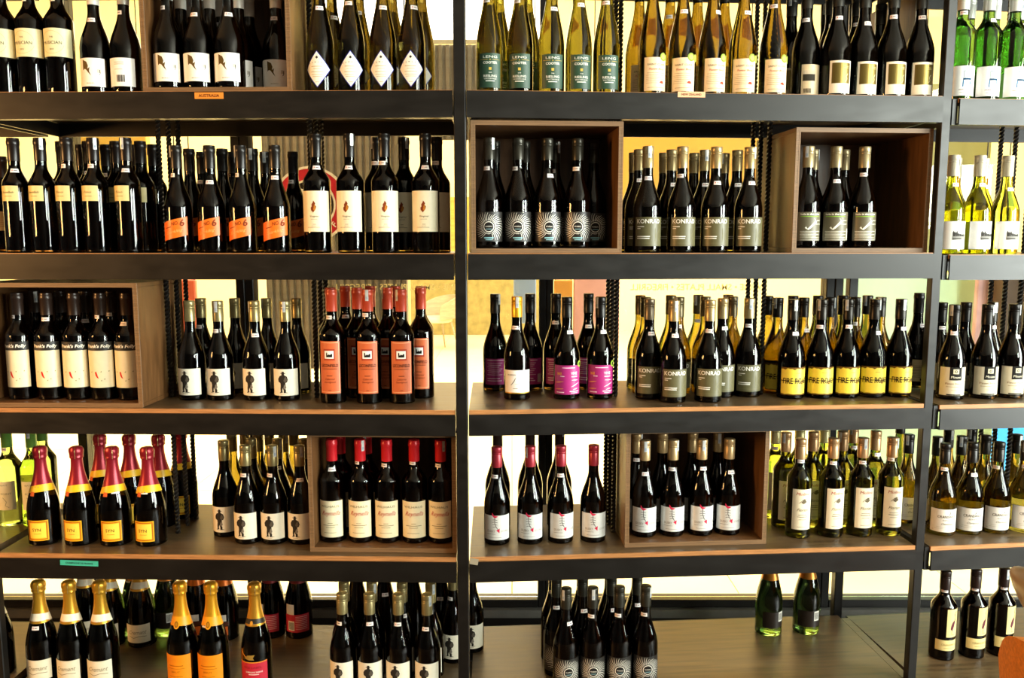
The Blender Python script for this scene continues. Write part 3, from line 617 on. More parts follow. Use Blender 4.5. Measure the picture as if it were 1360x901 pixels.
G('gframe', 1, .066, 100, [1119, 1157.5, 1191, 1226], 'front row, top shelf')
G('gframe', 1, .15, 28, [1053, 1068, 1100, 1134], 'second row, top shelf')
G('gframe', 1, .235, 28, [1089, 1169, 1202], 'third row, top shelf')
G('chair', 1, .066, 105, [1279, 1307, 1338], 'front row, top shelf', unit='F')
G('chair', 1, .15, 18, [1289, 1321, 1354], 'back row, top shelf', unit='F')
# second shelf
G('amon', 2, .07, 290, [24, 59], 'front row, second shelf')
G('fino', 2, .07, 290, [94, 129, 172], 'front row, second shelf')
G('fino', 2, .15, 198, [82, 117, 154, 186], 'second row, second shelf')
G('fino', 2, .23, 203, [108, 142, 198, 211], 'third row, second shelf')
G('greyb', 2, .25, 240, [3], 'on second shelf')
G('no6', 2, .075, 300, [238, 282, 323, 368], 'front row, second shelf')
G('no6', 2, .155, 205, [251, 295, 335], 'second row, second shelf')
G('no6', 2, .24, 210, [268, 309, 352, 389], 'third row, second shelf')
G('tleaf', 2, .07, 290, [422, 466, 512, 566], 'front row, second shelf')
G('tleaf', 2, .15, 195, [500, 536, 580], 'back row, second shelf')
G('sun', 2, .085, 300, [648.5, 688, 726.5, 766.5], 'front row, second-shelf box', 1)
G('sun', 2, .165, 200, [657, 697, 737, 796], 'back row, second-shelf box', 1)
G('konrad', 2, .075, 300, [859, 904.5, 949, 993], 'front row, second shelf')
G('konrad', 2, .155, 205, [849, 892.5, 936.5, 979.5], 'second row, second shelf')
G('konrad', 2, .24, 210, [842, 882, 922, 962], 'third row, second shelf')
G('hole', 2, .10, 300, [1070, 1106.5, 1144], 'front row, second-shelf box', 1)
G('hole', 2, .18, 215, [1080, 1121], 'back row, second-shelf box', 1)
G('vine', 2, .075, 300, [1264, 1294, 1333], 'front row, second shelf', unit='F')
G('vine', 2, .155, 215, [1270, 1306.5], 'back row, second shelf', unit='F')
# third shelf
G('folly', 3, .085, 490, [29, 67, 104.5, 140, 169], 'front row, third-shelf box', 1)
G('folly', 3, .165, 400, [46.5, 80, 114.5, 146], 'back row, third-shelf box', 1)
G('man', 3, .15, 500, [255.5, 293, 341, 381.5], 'front row, third shelf')
G('man', 3, .26, 415, [267, 312, 354.5, 394], 'back row, third shelf')
G('otall', 3, .115, 490, [442.5, 490, 534], 'front row, third shelf')
G('otall', 3, .195, 430, [434, 475, 515, 559], 'second row, third shelf', front=False)
G('otall', 3, .275, 390, [459, 491, 525, 559], 'third row, third shelf')
G('wgold', 3, .165, 500, [686.5], 'on third shelf', front=True)
G('mag', 3, .16, 500, [752.5, 800.5], 'front row, third shelf', front=True)
G('magb', 3, .315, 480, [658, 705, 737, 781], 'back row, third shelf')
G('konbr', 3, .145, 500, [861.5], 'on third shelf')
G('konrad', 3, .09, 510, [893, 940.5], 'front row, third shelf')
G('konrad', 3, .16, 500, [966, 994.5], 'second row, third shelf', front=True)
G('konw', 3, .22, 400, [858, 902, 942, 977], 'third row, third shelf')
G('konw', 3, .30, 400, [851, 891, 929, 968], 'fourth row, third shelf')
G('fire', 3, .125, 500, [1050, 1089.5, 1124, 1156.5, 1189.5], 'front row, third shelf')
G('firew', 3, .205, 400, [1036, 1070, 1102, 1134, 1168], 'second row, third shelf')
G('firew', 3, .285, 400, [1025, 1056, 1088, 1116, 1147], 'third row, third shelf')
G('back', 3, .27, 480, [1216], 'on third shelf by the post')
G('bsq', 3, .10, 500, [1262.5, 1306, 1341], 'front row, third shelf', rot=-14, unit='F')
G('bsq', 3, .185, 405, [1254, 1281, 1318.5, 1351], 'back row, third shelf', unit='F')
# fourth shelf
G('pale', 4, .25, 640, [21, 37], 'on fourth shelf')
G('pale', 4, .335, 640, [60], 'on fourth shelf, behind the others')
G('syn', 4, .098, 690, [59, 107, 153.5, 200], 'front row, fourth shelf')
G('syn', 4, .25, 600, [135, 172, 209], 'back row, fourth shelf')
G('syn', 4, .335, 640, [243], 'standing last on fourth shelf')
G('man', 4, .12, 690, [330, 365, 399], 'front row, fourth shelf')
G('man', 4, .175, 670, [300], 'set back on fourth shelf')
G('man', 4, .20, 595, [334, 369, 403], 'second row, fourth shelf')
G('manw', 4, .28, 585, [308, 343, 377], 'third row, fourth shelf')
G('manw', 4, .355, 585, [325, 357, 390], 'fourth row, fourth shelf')
G('rscr', 4, .105, 680, [441, 480, 515, 551.5, 585.5], 'front row, fourth-shelf box', 1)
G('rscr', 4, .185, 600, [452, 487], 'back row, fourth-shelf box', 1)
G('fishr', 4, .12, 690, [660, 704, 744.5, 787.5], 'on fourth shelf')
G('dark', 4, .255, 620, [661, 704, 743], 'behind the red-capped fishbone bottles')
G('fisht', 4, .118, 685, [855, 892, 930, 966], 'front row, fourth-shelf box', 1)
G('fisht', 4, .2, 590, [846, 880, 920, 954], 'back row, fourth-shelf box', 1)
G('towh', 4, .11, 690, [1059.5, 1102.5, 1141.5, 1180], 'front row, fourth shelf')
G('towh', 4, .195, 590, [1044, 1080, 1119, 1163], 'second row, fourth shelf')
G('lime', 4, .285, 590, [1030, 1062, 1095], 'third row, fourth shelf')
G('towh', 4, .285, 590, [1133], 'third row, fourth shelf')
G('flutew', 4, .30, 620, [1193], 'on fourth shelf by the post')
G('cross', 4, .215, 660, [1203], 'beside the post on fourth shelf')
G('cross', 4, .11, 690, [1250, 1285.5, 1320.5, 1356], 'front row, fourth shelf', rot=-15, unit='F')
G('cross', 4, .195, 600, [1247, 1277, 1306, 1345], 'second row, fourth shelf', unit='F')
G('cross', 4, .285, 590, [1260, 1291], 'third row, fourth shelf', unit='F')
# bottom shelf
G('crem', 5, .085, 880, [60, 99, 135], 'front row, bottom shelf')
G('crem', 5, .33, 800, [120, 153, 186], 'back row, bottom shelf')
G('gchamp', 5, .39, 800, [209, 171], 'behind the gold foil bottles')
G('ochamp', 5, .085, 880, [244, 284], 'on bottom shelf')
G('ochampb', 5, .36, 810, [262, 298], 'on bottom shelf')
G('rchamp', 5, .085, 880, [341.5], 'on bottom shelf')
G('rchampb', 5, .385, 810, [363, 394.5], 'on bottom shelf')
G('man', 5, .062, 870, [456, 492, 530, 568], 'front row, bottom shelf')
G('man', 5, .142, 790, [457, 494, 534, 572], 'second row, bottom shelf')
G('man', 5, .235, 850, [602], 'set back on bottom shelf')
G('man', 5, .30, 850, [627], 'behind the steel post on bottom shelf', unit='R')
G('darkch', 5, .30, 800, [474, 511, 549, 586], 'on bottom shelf')
G('sun', 5, .058, 870, [751.5, 786.5, 822, 855.5], 'front row, bottom shelf')
G('sun', 5, .138, 790, [739, 774, 812, 846], 'second row, bottom shelf')
G('dark', 5, .225, 790, [735, 772, 809, 845], 'rear row, bottom shelf')
G('gchamp', 5, .345, 810, [1021, 1071], 'at back of bottom shelf')
G('crane', 5, .15, 830, [1252, 1292, 1329], 'on bottom shelf', unit='F', front=True)
G('crem', 5, .12, 840, [-4], 'beyond the end post on bottom shelf', unit='K')

def place_bottles():
    items = []
    for key, sh, y, v, x, place, box, rot, unit, front, grp in LAY:
        u = unit or uof(x); s, z = local(x, v, y, u)
        items.append(dict(key=key, sh=sh, y=y, s=s, u=u, place=place, grp=grp, box=box, rot=rot, front=front, R=T[key]['R'] / 1000 + .0014))
    def fit(q):
        for u, sh, c0, c1, y0, y1 in CRATES:
            if u != q['u'] or sh != q['sh']: continue
            if q['box']:
                if c0 - .05 < q['s'] < c1 + .05:
                    q['s'] = min(max(q['s'], c0 + q['R'] + .001), c1 - q['R'] - .001); q['y'] = min(max(q['y'], y0 + q['R']), y1 - q['R'])
            elif c0 - .0135 - q['R'] < q['s'] < c1 + .0135 + q['R']:
                q['s'] = c0 - .0135 - q['R'] if q['s'] < (c0 + c1) / 2 else c1 + .0135 + q['R']
        for u, sh, s, y in BARS:
            if u == q['u'] and q['sh'] == sh:
                ds, dy = q['s'] - s, q['y'] - y; dd = math.hypot(ds, dy); need = q['R'] + .0095
                if dd < need: q['s'] += (need - dd) * (1 if ds > 0 else -1) * 1.15
        if q['u'] == 'R' and q['sh'] == 1: q['s'] = min(q['s'], UW + .004 - q['R'] if q['y'] < .075 else UW - .024 - q['R'])
    for q in items: fit(q)
    # neighbours that would touch ease apart, the hidden one of a pair giving way
    for it in range(120):
        moved = False
        for i, a in enumerate(items):
            for b in items[i + 1:]:
                if a['sh'] != b['sh'] or a['u'] != b['u']: continue
                ds, dy = b['s'] - a['s'], b['y'] - a['y']; dd = math.hypot(ds, dy); need = a['R'] + b['R']
                if dd < need - 1e-5:
                    moved = True; k = (need - dd) + .0002
                    if dd < 1e-6: ds, dy, dd = .001, .001, .0014
                    wa = .5 if abs(dy) < .02 else (0.12 if a['y'] < b['y'] else .88); wb_ = 1 - wa
                    a['s'] -= ds / dd * k * wa; a['y'] -= dy / dd * k * wa; b['s'] += ds / dd * k * wb_; b['y'] += dy / dd * k * wb_
                    for q in (a, b): fit(q); q['y'] = min(max(q['y'], q['R'] + .012), DEPTH - q['R'] - .02)
        if not moved: break
    for q in items:
        t = T[q['key']]; z = SHELF[q['sh']] + fz(q['u']) + (.0124 if q['box'] else 0) + .0004
        lab = q['place']; assert 4 <= len(lab.split()) <= 16, lab
        bottle(q['key'], wpos(q['u'], q['s'], q['y'], z), uang(q['u']) + RND.uniform(-.14, .14) + radians(q['rot']), lab, q['grp'], q['front'])
    return items

# ------------------------------------------------------------------ shelving units
PW = 0.034
def unit_frame(u, label, posts=(True, True)):
    o, t = UNITS[u]; s0, s1 = (-UW, 0) if u in ('L', 'K') else (0, UW)
    if u in ('L', 'K'): s0, s1 = -UW - .012, -.0175
    else: s0, s1 = .0175, UW
    root = empty('shelving_unit', (o.x, o.y, 0), uang(u)); tag(root, label, 'shelves')
    cl, cr = (0, .0487) if u == 'L' else (.0487, 0) if u == 'R' else (0, 0)      # units meet at an angle: ends cut to fit
    def plank(nm, b, e, y0, y1, z0, z1, m):
        o = MB().add([(b + cl * y, y, z) for y in (y0, y1) for z in (z0, z1)] + [(e - cr * y, y, z) for y in (y0, y1) for z in (z0, z1)], [(0, 1, 3, 2), (4, 6, 7, 5), (0, 4, 5, 1), (2, 3, 7, 6), (0, 2, 6, 4), (1, 5, 7, 3)], m).obj(nm, root)
    for k, z in SHELF.items():
        z = z + fz(u); b = s0 + .001; e = s1 - .001
        plank('shelf_board', b, e, .006, DEPTH - .012, z - .02, z, M_DECK)
        plank('wood_edging', b, e, 0.0, .0055, z - .012, z, M_EDGE)
        plank('fascia', b, e, -.006, -.0005, z - FH, z - .0115 if k in (3, 4, 5) else z - .002, M_STEEL)
        plank('fascia_lip', b, e, -.0004, .022, z - FH, z - FH + .004, M_LIP)
        if u == 'F' and k < 5: plank('end_bracket', .0035, b - .0005, .004, DEPTH - .05, z - FH, z - .002, M_STEELD)
        plank('back_rail', b, e, DEPTH - .011, DEPTH - .003, z - .062, z - .001, M_STEELD)
        if not (k == 5 and u in ('R', 'F')):            # the bottom deck runs on between these two
            MB().add([(b + .006 * q + cl * y, y, zz) for q in (0, 1) for y in (.024, DEPTH - .013) for zz in (z - .062, z - .021)], BOXF, M_STEELD).obj('side_rail', root)
            MB().add([(e - .006 + .006 * q - cr * y, y, zz) for q in (0, 1) for y in (.024, DEPTH - .013) for zz in (z - .062, z - .021)], BOXF, M_STEELD).obj('side_rail', root)
    return root
unit_frame('L', 'dark steel shelving unit with wooden boards, left of the middle post')
unit_frame('R', 'dark steel shelving unit with wooden boards, right of the middle post')
unit_frame('F', 'end shelving unit holding clear green bottles and bird label bottles')
unit_frame('K', 'shelving unit beyond the champagne, mostly out of sight')

fi = boxobj('shelf_infill', UW + .0005, UW + .027, .031, DEPTH - .03, -.02, 0, M_DECK); fi.location = wpos('R', 0, 0, SHELF[5] - .0005); fi.rotation_euler = (0, 0, AR); tag(fi, 'narrow wooden infill strip on bottom shelf behind the end post', 'board')
def post(u, s, y, label, w=PW, z1=2.6):
    p = wpos(u, s, y); o = boxobj('steel_post', -w / 2, w / 2, -w / 2, w / 2, 0, z1, M_STEELD, None, .002)
    o.location = p; o.rotation_euler = (0, 0, uang(u)); tag(o, label, 'post', 'steel shelf posts')
post('L', 0.0, .012, 'square black steel post between the two middle shelving units', .031)
post('R', 1.319, .014, 'square steel post before the end unit with green bottles', .026)
post('L', -UW - .031, .014, 'square black steel post beside the champagne shelves', .026)
post('L', -UW - .002, DEPTH + .016, 'rear steel post behind the pale green bottles', .03)
post('R', UW + .004, DEPTH + .016, 'rear steel post behind the beige back label bottle', .03)

# twisted bars
def twist_mesh(h):
    b = MB(); n = int(h / .003); vs = []; fs = []
    for i in range(n + 1):
        a = 2 * pi * i / 16
        for k in range(4):
            q = a + k * pi / 2; vs.append((.0076 * cos(q), .0076 * sin(q), h * i / n))
    for i in range(n):
        for k in range(4): fs.append((4 * i + k, 4 * i + (k + 1) % 4, 4 * i + 4 + (k + 1) % 4, 4 * i + 4 + k))
    fs += [(3, 2, 1, 0), tuple(4 * n + k for k in range(4))]
    b.add(vs, fs, M_ROD); return b.mesh('twisted_bar')
BARS = []
TW = {}
SHN = {1: 'top', 2: 'second', 3: 'third', 4: 'fourth'}
def bars(u, s, words):
    """three bars behind one another in each bay, from the board they stand on to the board above; none where a box fills the bay"""
    for sh, beside in words.items():
        h = SHELF[sh - 1] - .02 - SHELF[sh] - .0006; s0 = s
        if sh not in TW: TW[sh] = twist_mesh(h)
        full = False
        for c in CRATES:                                   # c[2], c[3]: inner faces of the box sides
            if c[0] != u or c[1] != sh: continue
            if c[2] + .012 < s < c[3] - .012: full = True
            elif c[3] - .012 <= s < c[3] + .022: s0 = c[3] + .022
            elif c[2] - .022 < s <= c[2] + .012: s0 = c[2] - .022
        if full: continue
        for y, w in ((.172, 'frontmost'), (.240, 'middle'), (.305, 'rearmost')):
            BARS.append((u, sh, s0, y)); o = newobj('twisted_bar', TW[sh]); o.location = wpos(u, s0, y, SHELF[sh] + fz(u) + .0003); o.rotation_euler = (0, 0, RND.random() * 2)
            tag(o, f'{w} twisted black iron bar on {SHN[sh]} shelf {beside}', 'bar', f'twisted bars on {SHN[sh]} shelf {beside}')

# ------------------------------------------------------------------ plywood boxes
CRATES = []
def crate(u, sh, x0, x1, vtop, y0, dep, label, vm, ztop=None):
    s0 = local(x0, vm, y0, u)[0]; s1 = local(x1, vm, y0, u)[0]
    zt = ztop if ztop else local((x0 + x1) / 2, vtop, y0, u)[1]
    z0 = SHELF[sh] + fz(u) + .0003; h = zt - z0; w = s1 - s0; th = .0122
    CRATES.append((u, sh, s0 + th, s1 - th, y0 + .004, y0 + dep - .01))
    root = empty('plywood_box', wpos(u, (s0 + s1) / 2, y0, z0), uang(u)); tag(root, label, 'box', 'open plywood boxes')
    def panel(nm, a, b, c, d, e, f):
        m = MB().box(a, b, c, d, e, f, M_BOX); m.obj(nm, root, bevel=.001)
    panel('base_panel', -w / 2, w / 2, .002, dep, 0, th); panel('top_panel', -w / 2, w / 2, .002, dep, h - th, h)
    panel('side_panel', -w / 2, -w / 2 + th, .002, dep, th + .0002, h - th - .0002); panel('side_panel', w / 2 - th, w / 2, .002, dep, th + .0002, h - th - .0002)
    panel('back_panel', -w / 2 + th + .0002, w / 2 - th - .0002, dep - .009, dep - .0005, th + .0002, h - th - .0002)
    e = MB()
    for k in range(3):
        q = th / 3 * k; y1 = .0018; g = .0005 if k == 1 else 0
        e.box(-w / 2 + q, w / 2 - q, g, y1, q, q + th / 3, M_PLY); e.box(-w / 2 + q, w / 2 - q, g, y1, h - q - th / 3, h - q, M_PLY)
        e.box(-w / 2 + q, -w / 2 + q + th / 3, g, y1, q + th / 3, h - q - th / 3, M_PLY); e.box(w / 2 - q - th / 3, w / 2 - q, g, y1, q + th / 3, h - q - th / 3, M_PLY)
    e.obj('plywood_edge', root)
crate('R', 2, 625.5, 827, 160.5, .006, .30, 'brown plywood box holding the sunburst label bottles', 250)
crate('R', 2, 1055, 1236, 170, .03, .30, 'brown plywood box holding three khaki label bottles', 250)
crate('L', 3, -30, 185, 376, .012, .29, 'brown plywood box holding the plain cream label bottles', 450)
crate('L', 4, 409.5, 606, 577, .035, .30, 'brown plywood box holding the red-capped script bottles', 650, SHELF[3] - .072)
crate('R', 4, 831, 1020, 577, .045, .30, 'brown plywood box holding tan-capped fishbone bottles', 650, SHELF[3] - .072)
crate('L', 1, 188, 386.5, -40, .016, .33, 'brown plywood box on top shelf holding white leaf bottles', 80, SHELF[0] - .076)
sp = empty('wooden_end_panel', wpos('R', UW - .012, .10, SHELF[1] + .0003), uang('R')); tag(sp, 'brown wooden end panel beside the gold panel bottles', 'panel')
boxobj('board', -.006, .006, .02, .315, 0, .315, M_BOX, sp, .001); boxobj('plywood_edge', -.006, .006, .0175, .0198, 0, .315, M_PLY, sp)

bars('L', -.874, {2: 'beside the slanted orange labels', 3: 'beside the black-banded label box', 4: 'behind the red foil bottles'})
bars('L', -.441, {1: 'beside the diamond labels', 2: 'beside the brown leaf labels', 3: 'beside the tall orange labels'})
bars('R', .455, {1: 'between green and peach labels', 2: 'beside the sunburst box', 3: 'beside the magenta labels', 4: 'beside the fishbone label box'})
bars('R', .895, {1: 'beside the last peach label', 2: 'beside the khaki label box', 3: 'beside the yellow scorched labels'})
bars('F', .372, {1: 'behind the clear green bottles', 2: 'behind the yellow green bottles', 3: 'behind the black square labels', 4: 'behind the white label bottles'})
place_bottles()

# ------------------------------------------------------------------ shelf labels on the fascias
def fascia_tag(x, v, w, h, col, txt, label, tilt=0.0, tcol='#5a2c10'):
    u = uof(x); s, z = local(x, v, -.0075, u)
    root = empty('shelf_label', wpos(u, s, -.0066, z), uang(u)); tag(root, label, 'label')
    root.rotation_euler = (0, tilt, uang(u))
    boxobj('card', -w / 2, w / 2, -.0006, 0, -h / 2, h / 2, paper(col), root)
    if txt:
        vs, fs, x0, x1, y0, y1 = text2d(txt, .02); k = w * .72 / (x1 - x0); MB().add([((a - (x0 + x1) / 2) * k, -.0009, (b - (y0 + y1) / 2) * k) for a, b in vs], fs, ink(tcol)).obj('lettering', root)
fascia_tag(277.5, 127, .076, .0165, '#e08a34', 'AUSTRALIA', 'small orange paper label on fascia below the leaf bottles')
fascia_tag(918.5, 125.5, .074, .0145, '#e8b084', 'NEW ZEALAND', 'small peach paper label on fascia below the peach bottles')
fascia_tag(105, 748.5, .108, .0150, '#3fb39a', 'CHAMPAGNE DE FRANCE', 'teal paper label on fascia below the sparkling wine bottles', .03, '#1d4a44')
fascia_tag(629.5, 746.5, .024, .017, '#9a917c', '', 'small crooked grey sticker on fascia by the middle post', .2)

# ------------------------------------------------------------------ window wall behind the shelves
WY = 2.93
def wx(x, v=400): return atY(x, v, WY).x
ZB = atY(640, 803, WY).z
ZT = 2.75
mull = [(-2.6, .06), (wx(107), .045), (wx(329), .062), (wx(725), .05), (wx(1104), .06), (2.75, .06)]
M_PANE = bpy.data.materials.new('window_pane_glass'); M_PANE.use_nodes = True
nt = M_PANE.node_tree; nt.nodes.remove(nt.nodes['Principled BSDF'])
tr = nt.nodes.new('ShaderNodeBsdfTransparent'); gl = nt.nodes.new('ShaderNodeBsdfGlossy'); gl.inputs['Roughness'].default_value = .02
fr = nt.nodes.new('ShaderNodeFresnel'); fr.inputs[0].default_value = 1.3; mx = nt.nodes.new('ShaderNodeMixShader')
nt.links.new(fr.outputs[0], mx.inputs[0]); nt.links.new(tr.outputs[0], mx.inputs[1]); nt.links.new(gl.outputs[0], mx.inputs[2]); nt.links.new(mx.outputs[0], nt.nodes['Material Output'].inputs[0])
for i in range(len(mull) - 1):
    a = mull[i][0]; b = mull[i + 1][0]; wa = mull[i][1] / 2; wb2 = mull[i + 1][1] / 2
    root = empty(f'window_{i + 1}', ((a + b) / 2, WY, ZB)); struct(root); w = b - a; h = ZT - ZB
    boxobj('frame_stile', -w / 2 + .0005, -w / 2 + wa, -.03, .03, 0, h, M_FRAME, root, .003); boxobj('frame_stile', w / 2 - wb2, w / 2 - .0005, -.03, .03, 0, h, M_FRAME, root, .003)
    boxobj('frame_rail', -w / 2 + wa, w / 2 - wb2, -.03, .03, 0, .030, M_FRAME, root, .003); boxobj('frame_rail', -w / 2 + wa, w / 2 - wb2, -.03, .03, h - .06, h, M_FRAME, root, .003)
    boxobj('pane', -w / 2 + wa, w / 2 - wb2, -.002, .002, .0305, h - .0605, M_PANE, root)
sill = struct(boxobj('trim_1', -2.6, 2.75, WY - .05, WY + .05, ZB - .03, ZB - .0005, M_SILL))
struct(boxobj('wall_window', -2.6, 2.75, WY - .04, WY + .04, 0.0, ZB - .031, M_FRAME))
M_GLET = bpy.data.materials.new('glass_lettering'); M_GLET.use_nodes = True
nt = M_GLET.node_tree; tl = nt.nodes.new('ShaderNodeBsdfTranslucent'); tl.inputs[0].default_value = (.80, .70, .36, 1); mx = nt.nodes.new('ShaderNodeMixShader'); mx.inputs[0].default_value = .65
nt.nodes['Principled BSDF'].inputs['Base Color'].default_value = (.8, .72, .42, 1)
nt.links.new(nt.nodes['Principled BSDF'].outputs[0], mx.inputs[1]); nt.links.new(tl.outputs[0], mx.inputs[2]); nt.links.new(mx.outputs[0], nt.nodes['Material Output'].inputs[0])
def glass_words(x, v, txt, width_px, label):
    p = atY(x, v, WY - .004); vs, fs, x0, x1, y0, y1 = text2d(txt, .012); k = (atY(x + width_px, v, WY).x - p.x) / (x1 - x0)
    o = MB().add([(-(a - x1) * k, 0, (b - (y0 + y1) / 2) * k) for a, b in vs], [f[::-1] for f in fs], M_GLET).obj('window_lettering')
    o.location = p; tag(o, label, 'lettering')
glass_words(837, 381.5, 'WINE • SMALL PLATES • FIREGRILL', 175, 'mirrored pale lettering on window behind the olive label bottles')
glass_words(443, 381.5, 'WINE • SMALL PLATES • FIREGRILL', 175, 'mirrored pale lettering on window behind the orange label bottles')

# ------------------------------------------------------------------ room shells
M_WALLD = mat('shop_wall_dark', (.05, .042, .034), .7, noise=(3, .8, (1, 1, 1)))
M_CREAM = mat('dining_wall_cream', (.88, .78, .50), .6, noise=(1.2, .93, (1, 1, 1)))
M_TILE = mat('dining_floor_cream', (.88, .79, .52), .4, noise=(2, .93, (1, 1, 1)))
M_FLOOR = mat('shop_floor_wood', (.10, .065, .04), .45, noise=(4, .5, (1, 9, 1)))
M_CEIL = mat('ceiling_paint', (.55, .50, .42), .7, noise=(2, .95, (1, 1, 1)))
struct(boxobj('floor', -4, 4, -4, 2.88, -.06, 0, M_FLOOR))
fl = struct(empty('floor_dining', (0, 0, 0)))
tile = MB().box(.002, .998, .002, .998, -.02, 0, M_TILE).mesh('floor_tile', bevel=.001)
for i in range(18):
    for j in range(11): newobj('floor_tile', tile, fl).location = (-9 + i, 2.98 + j, 0)
struct(boxobj('floor_base', -9, 9, 2.98, 14, -.08, -.021, M_WALLD))
struct(boxobj('ceiling', -4.1, 4.1, -4.1, 2.9, 3.2, 3.26, M_CEIL)); struct(boxobj('ceiling_dining', -9, 9, 2.98, 14, 6.5, 6.56, M_CREAM))
struct(boxobj('wall_back', -9, 9, 13.98, 14.1, 0, 6.5, M_CREAM))
struct(boxobj('wall_left', -9.1, -9, 2.9, 14, 0, 6.5, M_CREAM)); struct(boxobj('wall_right', 9, 9.1, 2.9, 14, 0, 6.5, M_CREAM))
struct(boxobj('wall_over_window', -9, 9, 2.9, 2.97, 3.2, 6.5, M_CREAM)); struct(boxobj('wall_header', -2.6, 2.75, 2.9, 2.97, 2.752, 3.2, M_WALLD))
struct(boxobj('wall_dining_left', -9, -4.1, 2.9, 2.97, 0, 3.2, M_CREAM)); struct(boxobj('wall_dining_right', 4.1, 9, 2.9, 2.97, 0, 3.2, M_CREAM))
struct(boxobj('wall_shop_left', -4.1, -4, -4, 2.9, 0, 3.2, M_WALLD)); struct(boxobj('wall_shop_rear', -4, 4, -4.1, -4, 0, 3.2, M_WALLD))
struct(boxobj('wall_shop_right', 4, 4.1, -4, 2.9, 0, 3.2, M_WALLD))
struct(boxobj('wall_pier_left', -4, -2.62, 2.9, 2.97, 0, 3.2, M_WALLD)); struct(boxobj('wall_pier_right', 2.77, 4, 2.9, 2.97, 0, 3.2, M_WALLD))

# ------------------------------------------------------------------ dining room behind the glass
M_CORR = mat('corrugated_metal', (.40, .37, .31), .5, .2, noise=(5, .7, (1, 1, 4)))
def corrugated(x0, x1, v0, v1, Y, label):
    a = atY(x0, v0, Y); b = atY(x1, v1, Y); p = .03; n = int((b.x - a.x) / p)
    root = empty('corrugated_panel', ((a.x + b.x) / 2, Y, b.z)); tag(root, label, 'panel'); h = a.z - b.z
    pr = MB(); vs = []; fs = []
    prof = [(0, 0), (.3, 0), (.42, -.009), (.86, -.009), (1, 0)]
    rib = MB(); vs = [(q * p, y, z) for z in (0, h) for q, y in prof] + [(q * p, .004, z) for z in (0, h) for q, y in prof]
    for k in range(4): fs += [(k, k + 1, k + 6, k + 5), (10 + k, 15 + k, 16 + k, 11 + k)]
    rib.add(vs, fs, M_CORR); me = rib.mesh('rib')
    for i in range(n):
        o = newobj('rib', me, root); o.location = (-n * p / 2 + i * p, 0, 0)
    for x in (-.3, .3): MB().tube([(x, .006, h - .02), (x, .006, 6.499 - b.z)], .003, M_STEELD, 6).obj('hanging_cable', root)
corrugated(338, 548, 60, 490, 3.5, 'grey corrugated metal panel behind the window')
corrugated(557, 716, 60, 186, 3.5, 'short grey corrugated metal panel above the bright opening')
# red round sign
c = atY(413, 272, 3.4885); R_ = .125 * 3.46 / 2.9 * 1.0
root = empty('round_sign', c); tag(root, 'round red and white sign hanging on grey corrugated metal', 'sign')
def disc_part(nm, r1, r0, y0, y1, m, cx=0, cz=0, n=40):
    b = MB(); vs = []
    for y in (y0, y1):
        for r in (r1, r0):
            for k in range(n): vs.append((cx + r * cos(2 * pi * k / n), y, cz + r * sin(2 * pi * k / n)))
    fs = []
    for k in range(n):
        k2 = (k + 1) % n
        fs += [(k, k2, n + k2, n + k), (2 * n + k, 3 * n + k, 3 * n + k2, 2 * n + k2), (k, 2 * n + k, 2 * n + k2, k2), (n + k, n + k2, 3 * n + k2, 3 * n + k)]
    b.add(vs, fs, m); return b.obj(nm, root)
disc_part('rim', .158, .148, -.008, .002, ink(W_)); disc_part('red_ring', .148, .105, -.006, .002, mat('sign_red', '#c42338', .4))
disc_part('inner_rim', .105, .097, -.008, .002, ink(W_)); disc_part('centre', .097, .0005, -.005, .002, ink('#26211e'))
for a in range(6): disc_part('white_dot', .022, .0005, -.009, -.0052, ink(W_), .058 * cos(a * pi / 3 + .2), .058 * sin(a * pi / 3 + .2), 16)
disc_part('white_dot', .026, .0005, -.009, -.0052, ink(W_), 0, 0, 16)
wm = ink(W_); vsr = MB()
for i, ch in enumerate('FIREGRILL'):
    vs, fs, x0, x1, y0, y1 = text2d(ch, .02); a = radians(-40 - i * 12.5); k = .034
    for_m = [( (.126 + (-(b - .35)) * k * 1) * 1, (q - (x0 + x1) / 2) * k) for q, b in vs]
    vsr.add([(r_ * cos(a) + t_ * -sin(a) * 1, -.0068, r_ * sin(a) + t_ * cos(a)) for r_, t_ in for_m], fs, wm)
vsr.obj('lettering', root)

def hangers(root, x0, x1, y, z):
    for x in (x0, x1): MB().tube([(x, y, z), (x, y, 6.499)], .003, M_STEELD, 6).obj('hanging_cable', root)
def slab(nm, x0, x1, v0, v1, Y, th, m, label, cat, hang=True):
    a = atY(x0, v0, Y); b = atY(x1, v1, Y); zb = max(b.z, .001); w = b.x - a.x
    root = empty(nm, ((a.x + b.x) / 2, Y, zb)); tag(root, label, cat); boxobj('board', -w / 2, w / 2, 0, th, 0, a.z - zb, m, root, .005)
    if hang:
        k = [MB().tube([(x, th / 2, a.z - zb), (x, th / 2, 6.499 - zb)], .003, M_STEELD, 6).obj('hanging_cable', root) for x in (-w * .42, w * .42)]
    return root
M_ORANGE = mat('orange_plaster', (.80, .38, .05), .6, noise=(3, .8, (1, 1, 1)))
slab('orange_partition', 770, 1010, 128, 348, 4.6, .08, M_ORANGE, 'orange plaster panel hanging in the dining room', 'panel')
slab('amber_wall_panel', 545, 716, 262, 347, 13.5, .1, mat('amber_panel', (.62, .36, .07), .4, noise=(4, .6, (1, 6, 6))), 'amber panel above olive tiles on the far dining room wall', 'panel', True)
slab('tiled_low_wall', 545, 716, 348, 500, 13.4, .2, mat('olive_tile', (.33, .27, .10), .3, noise=(8, .6, (1, 1, 1))), 'olive tiled low wall below the amber panel', 'wall', False)
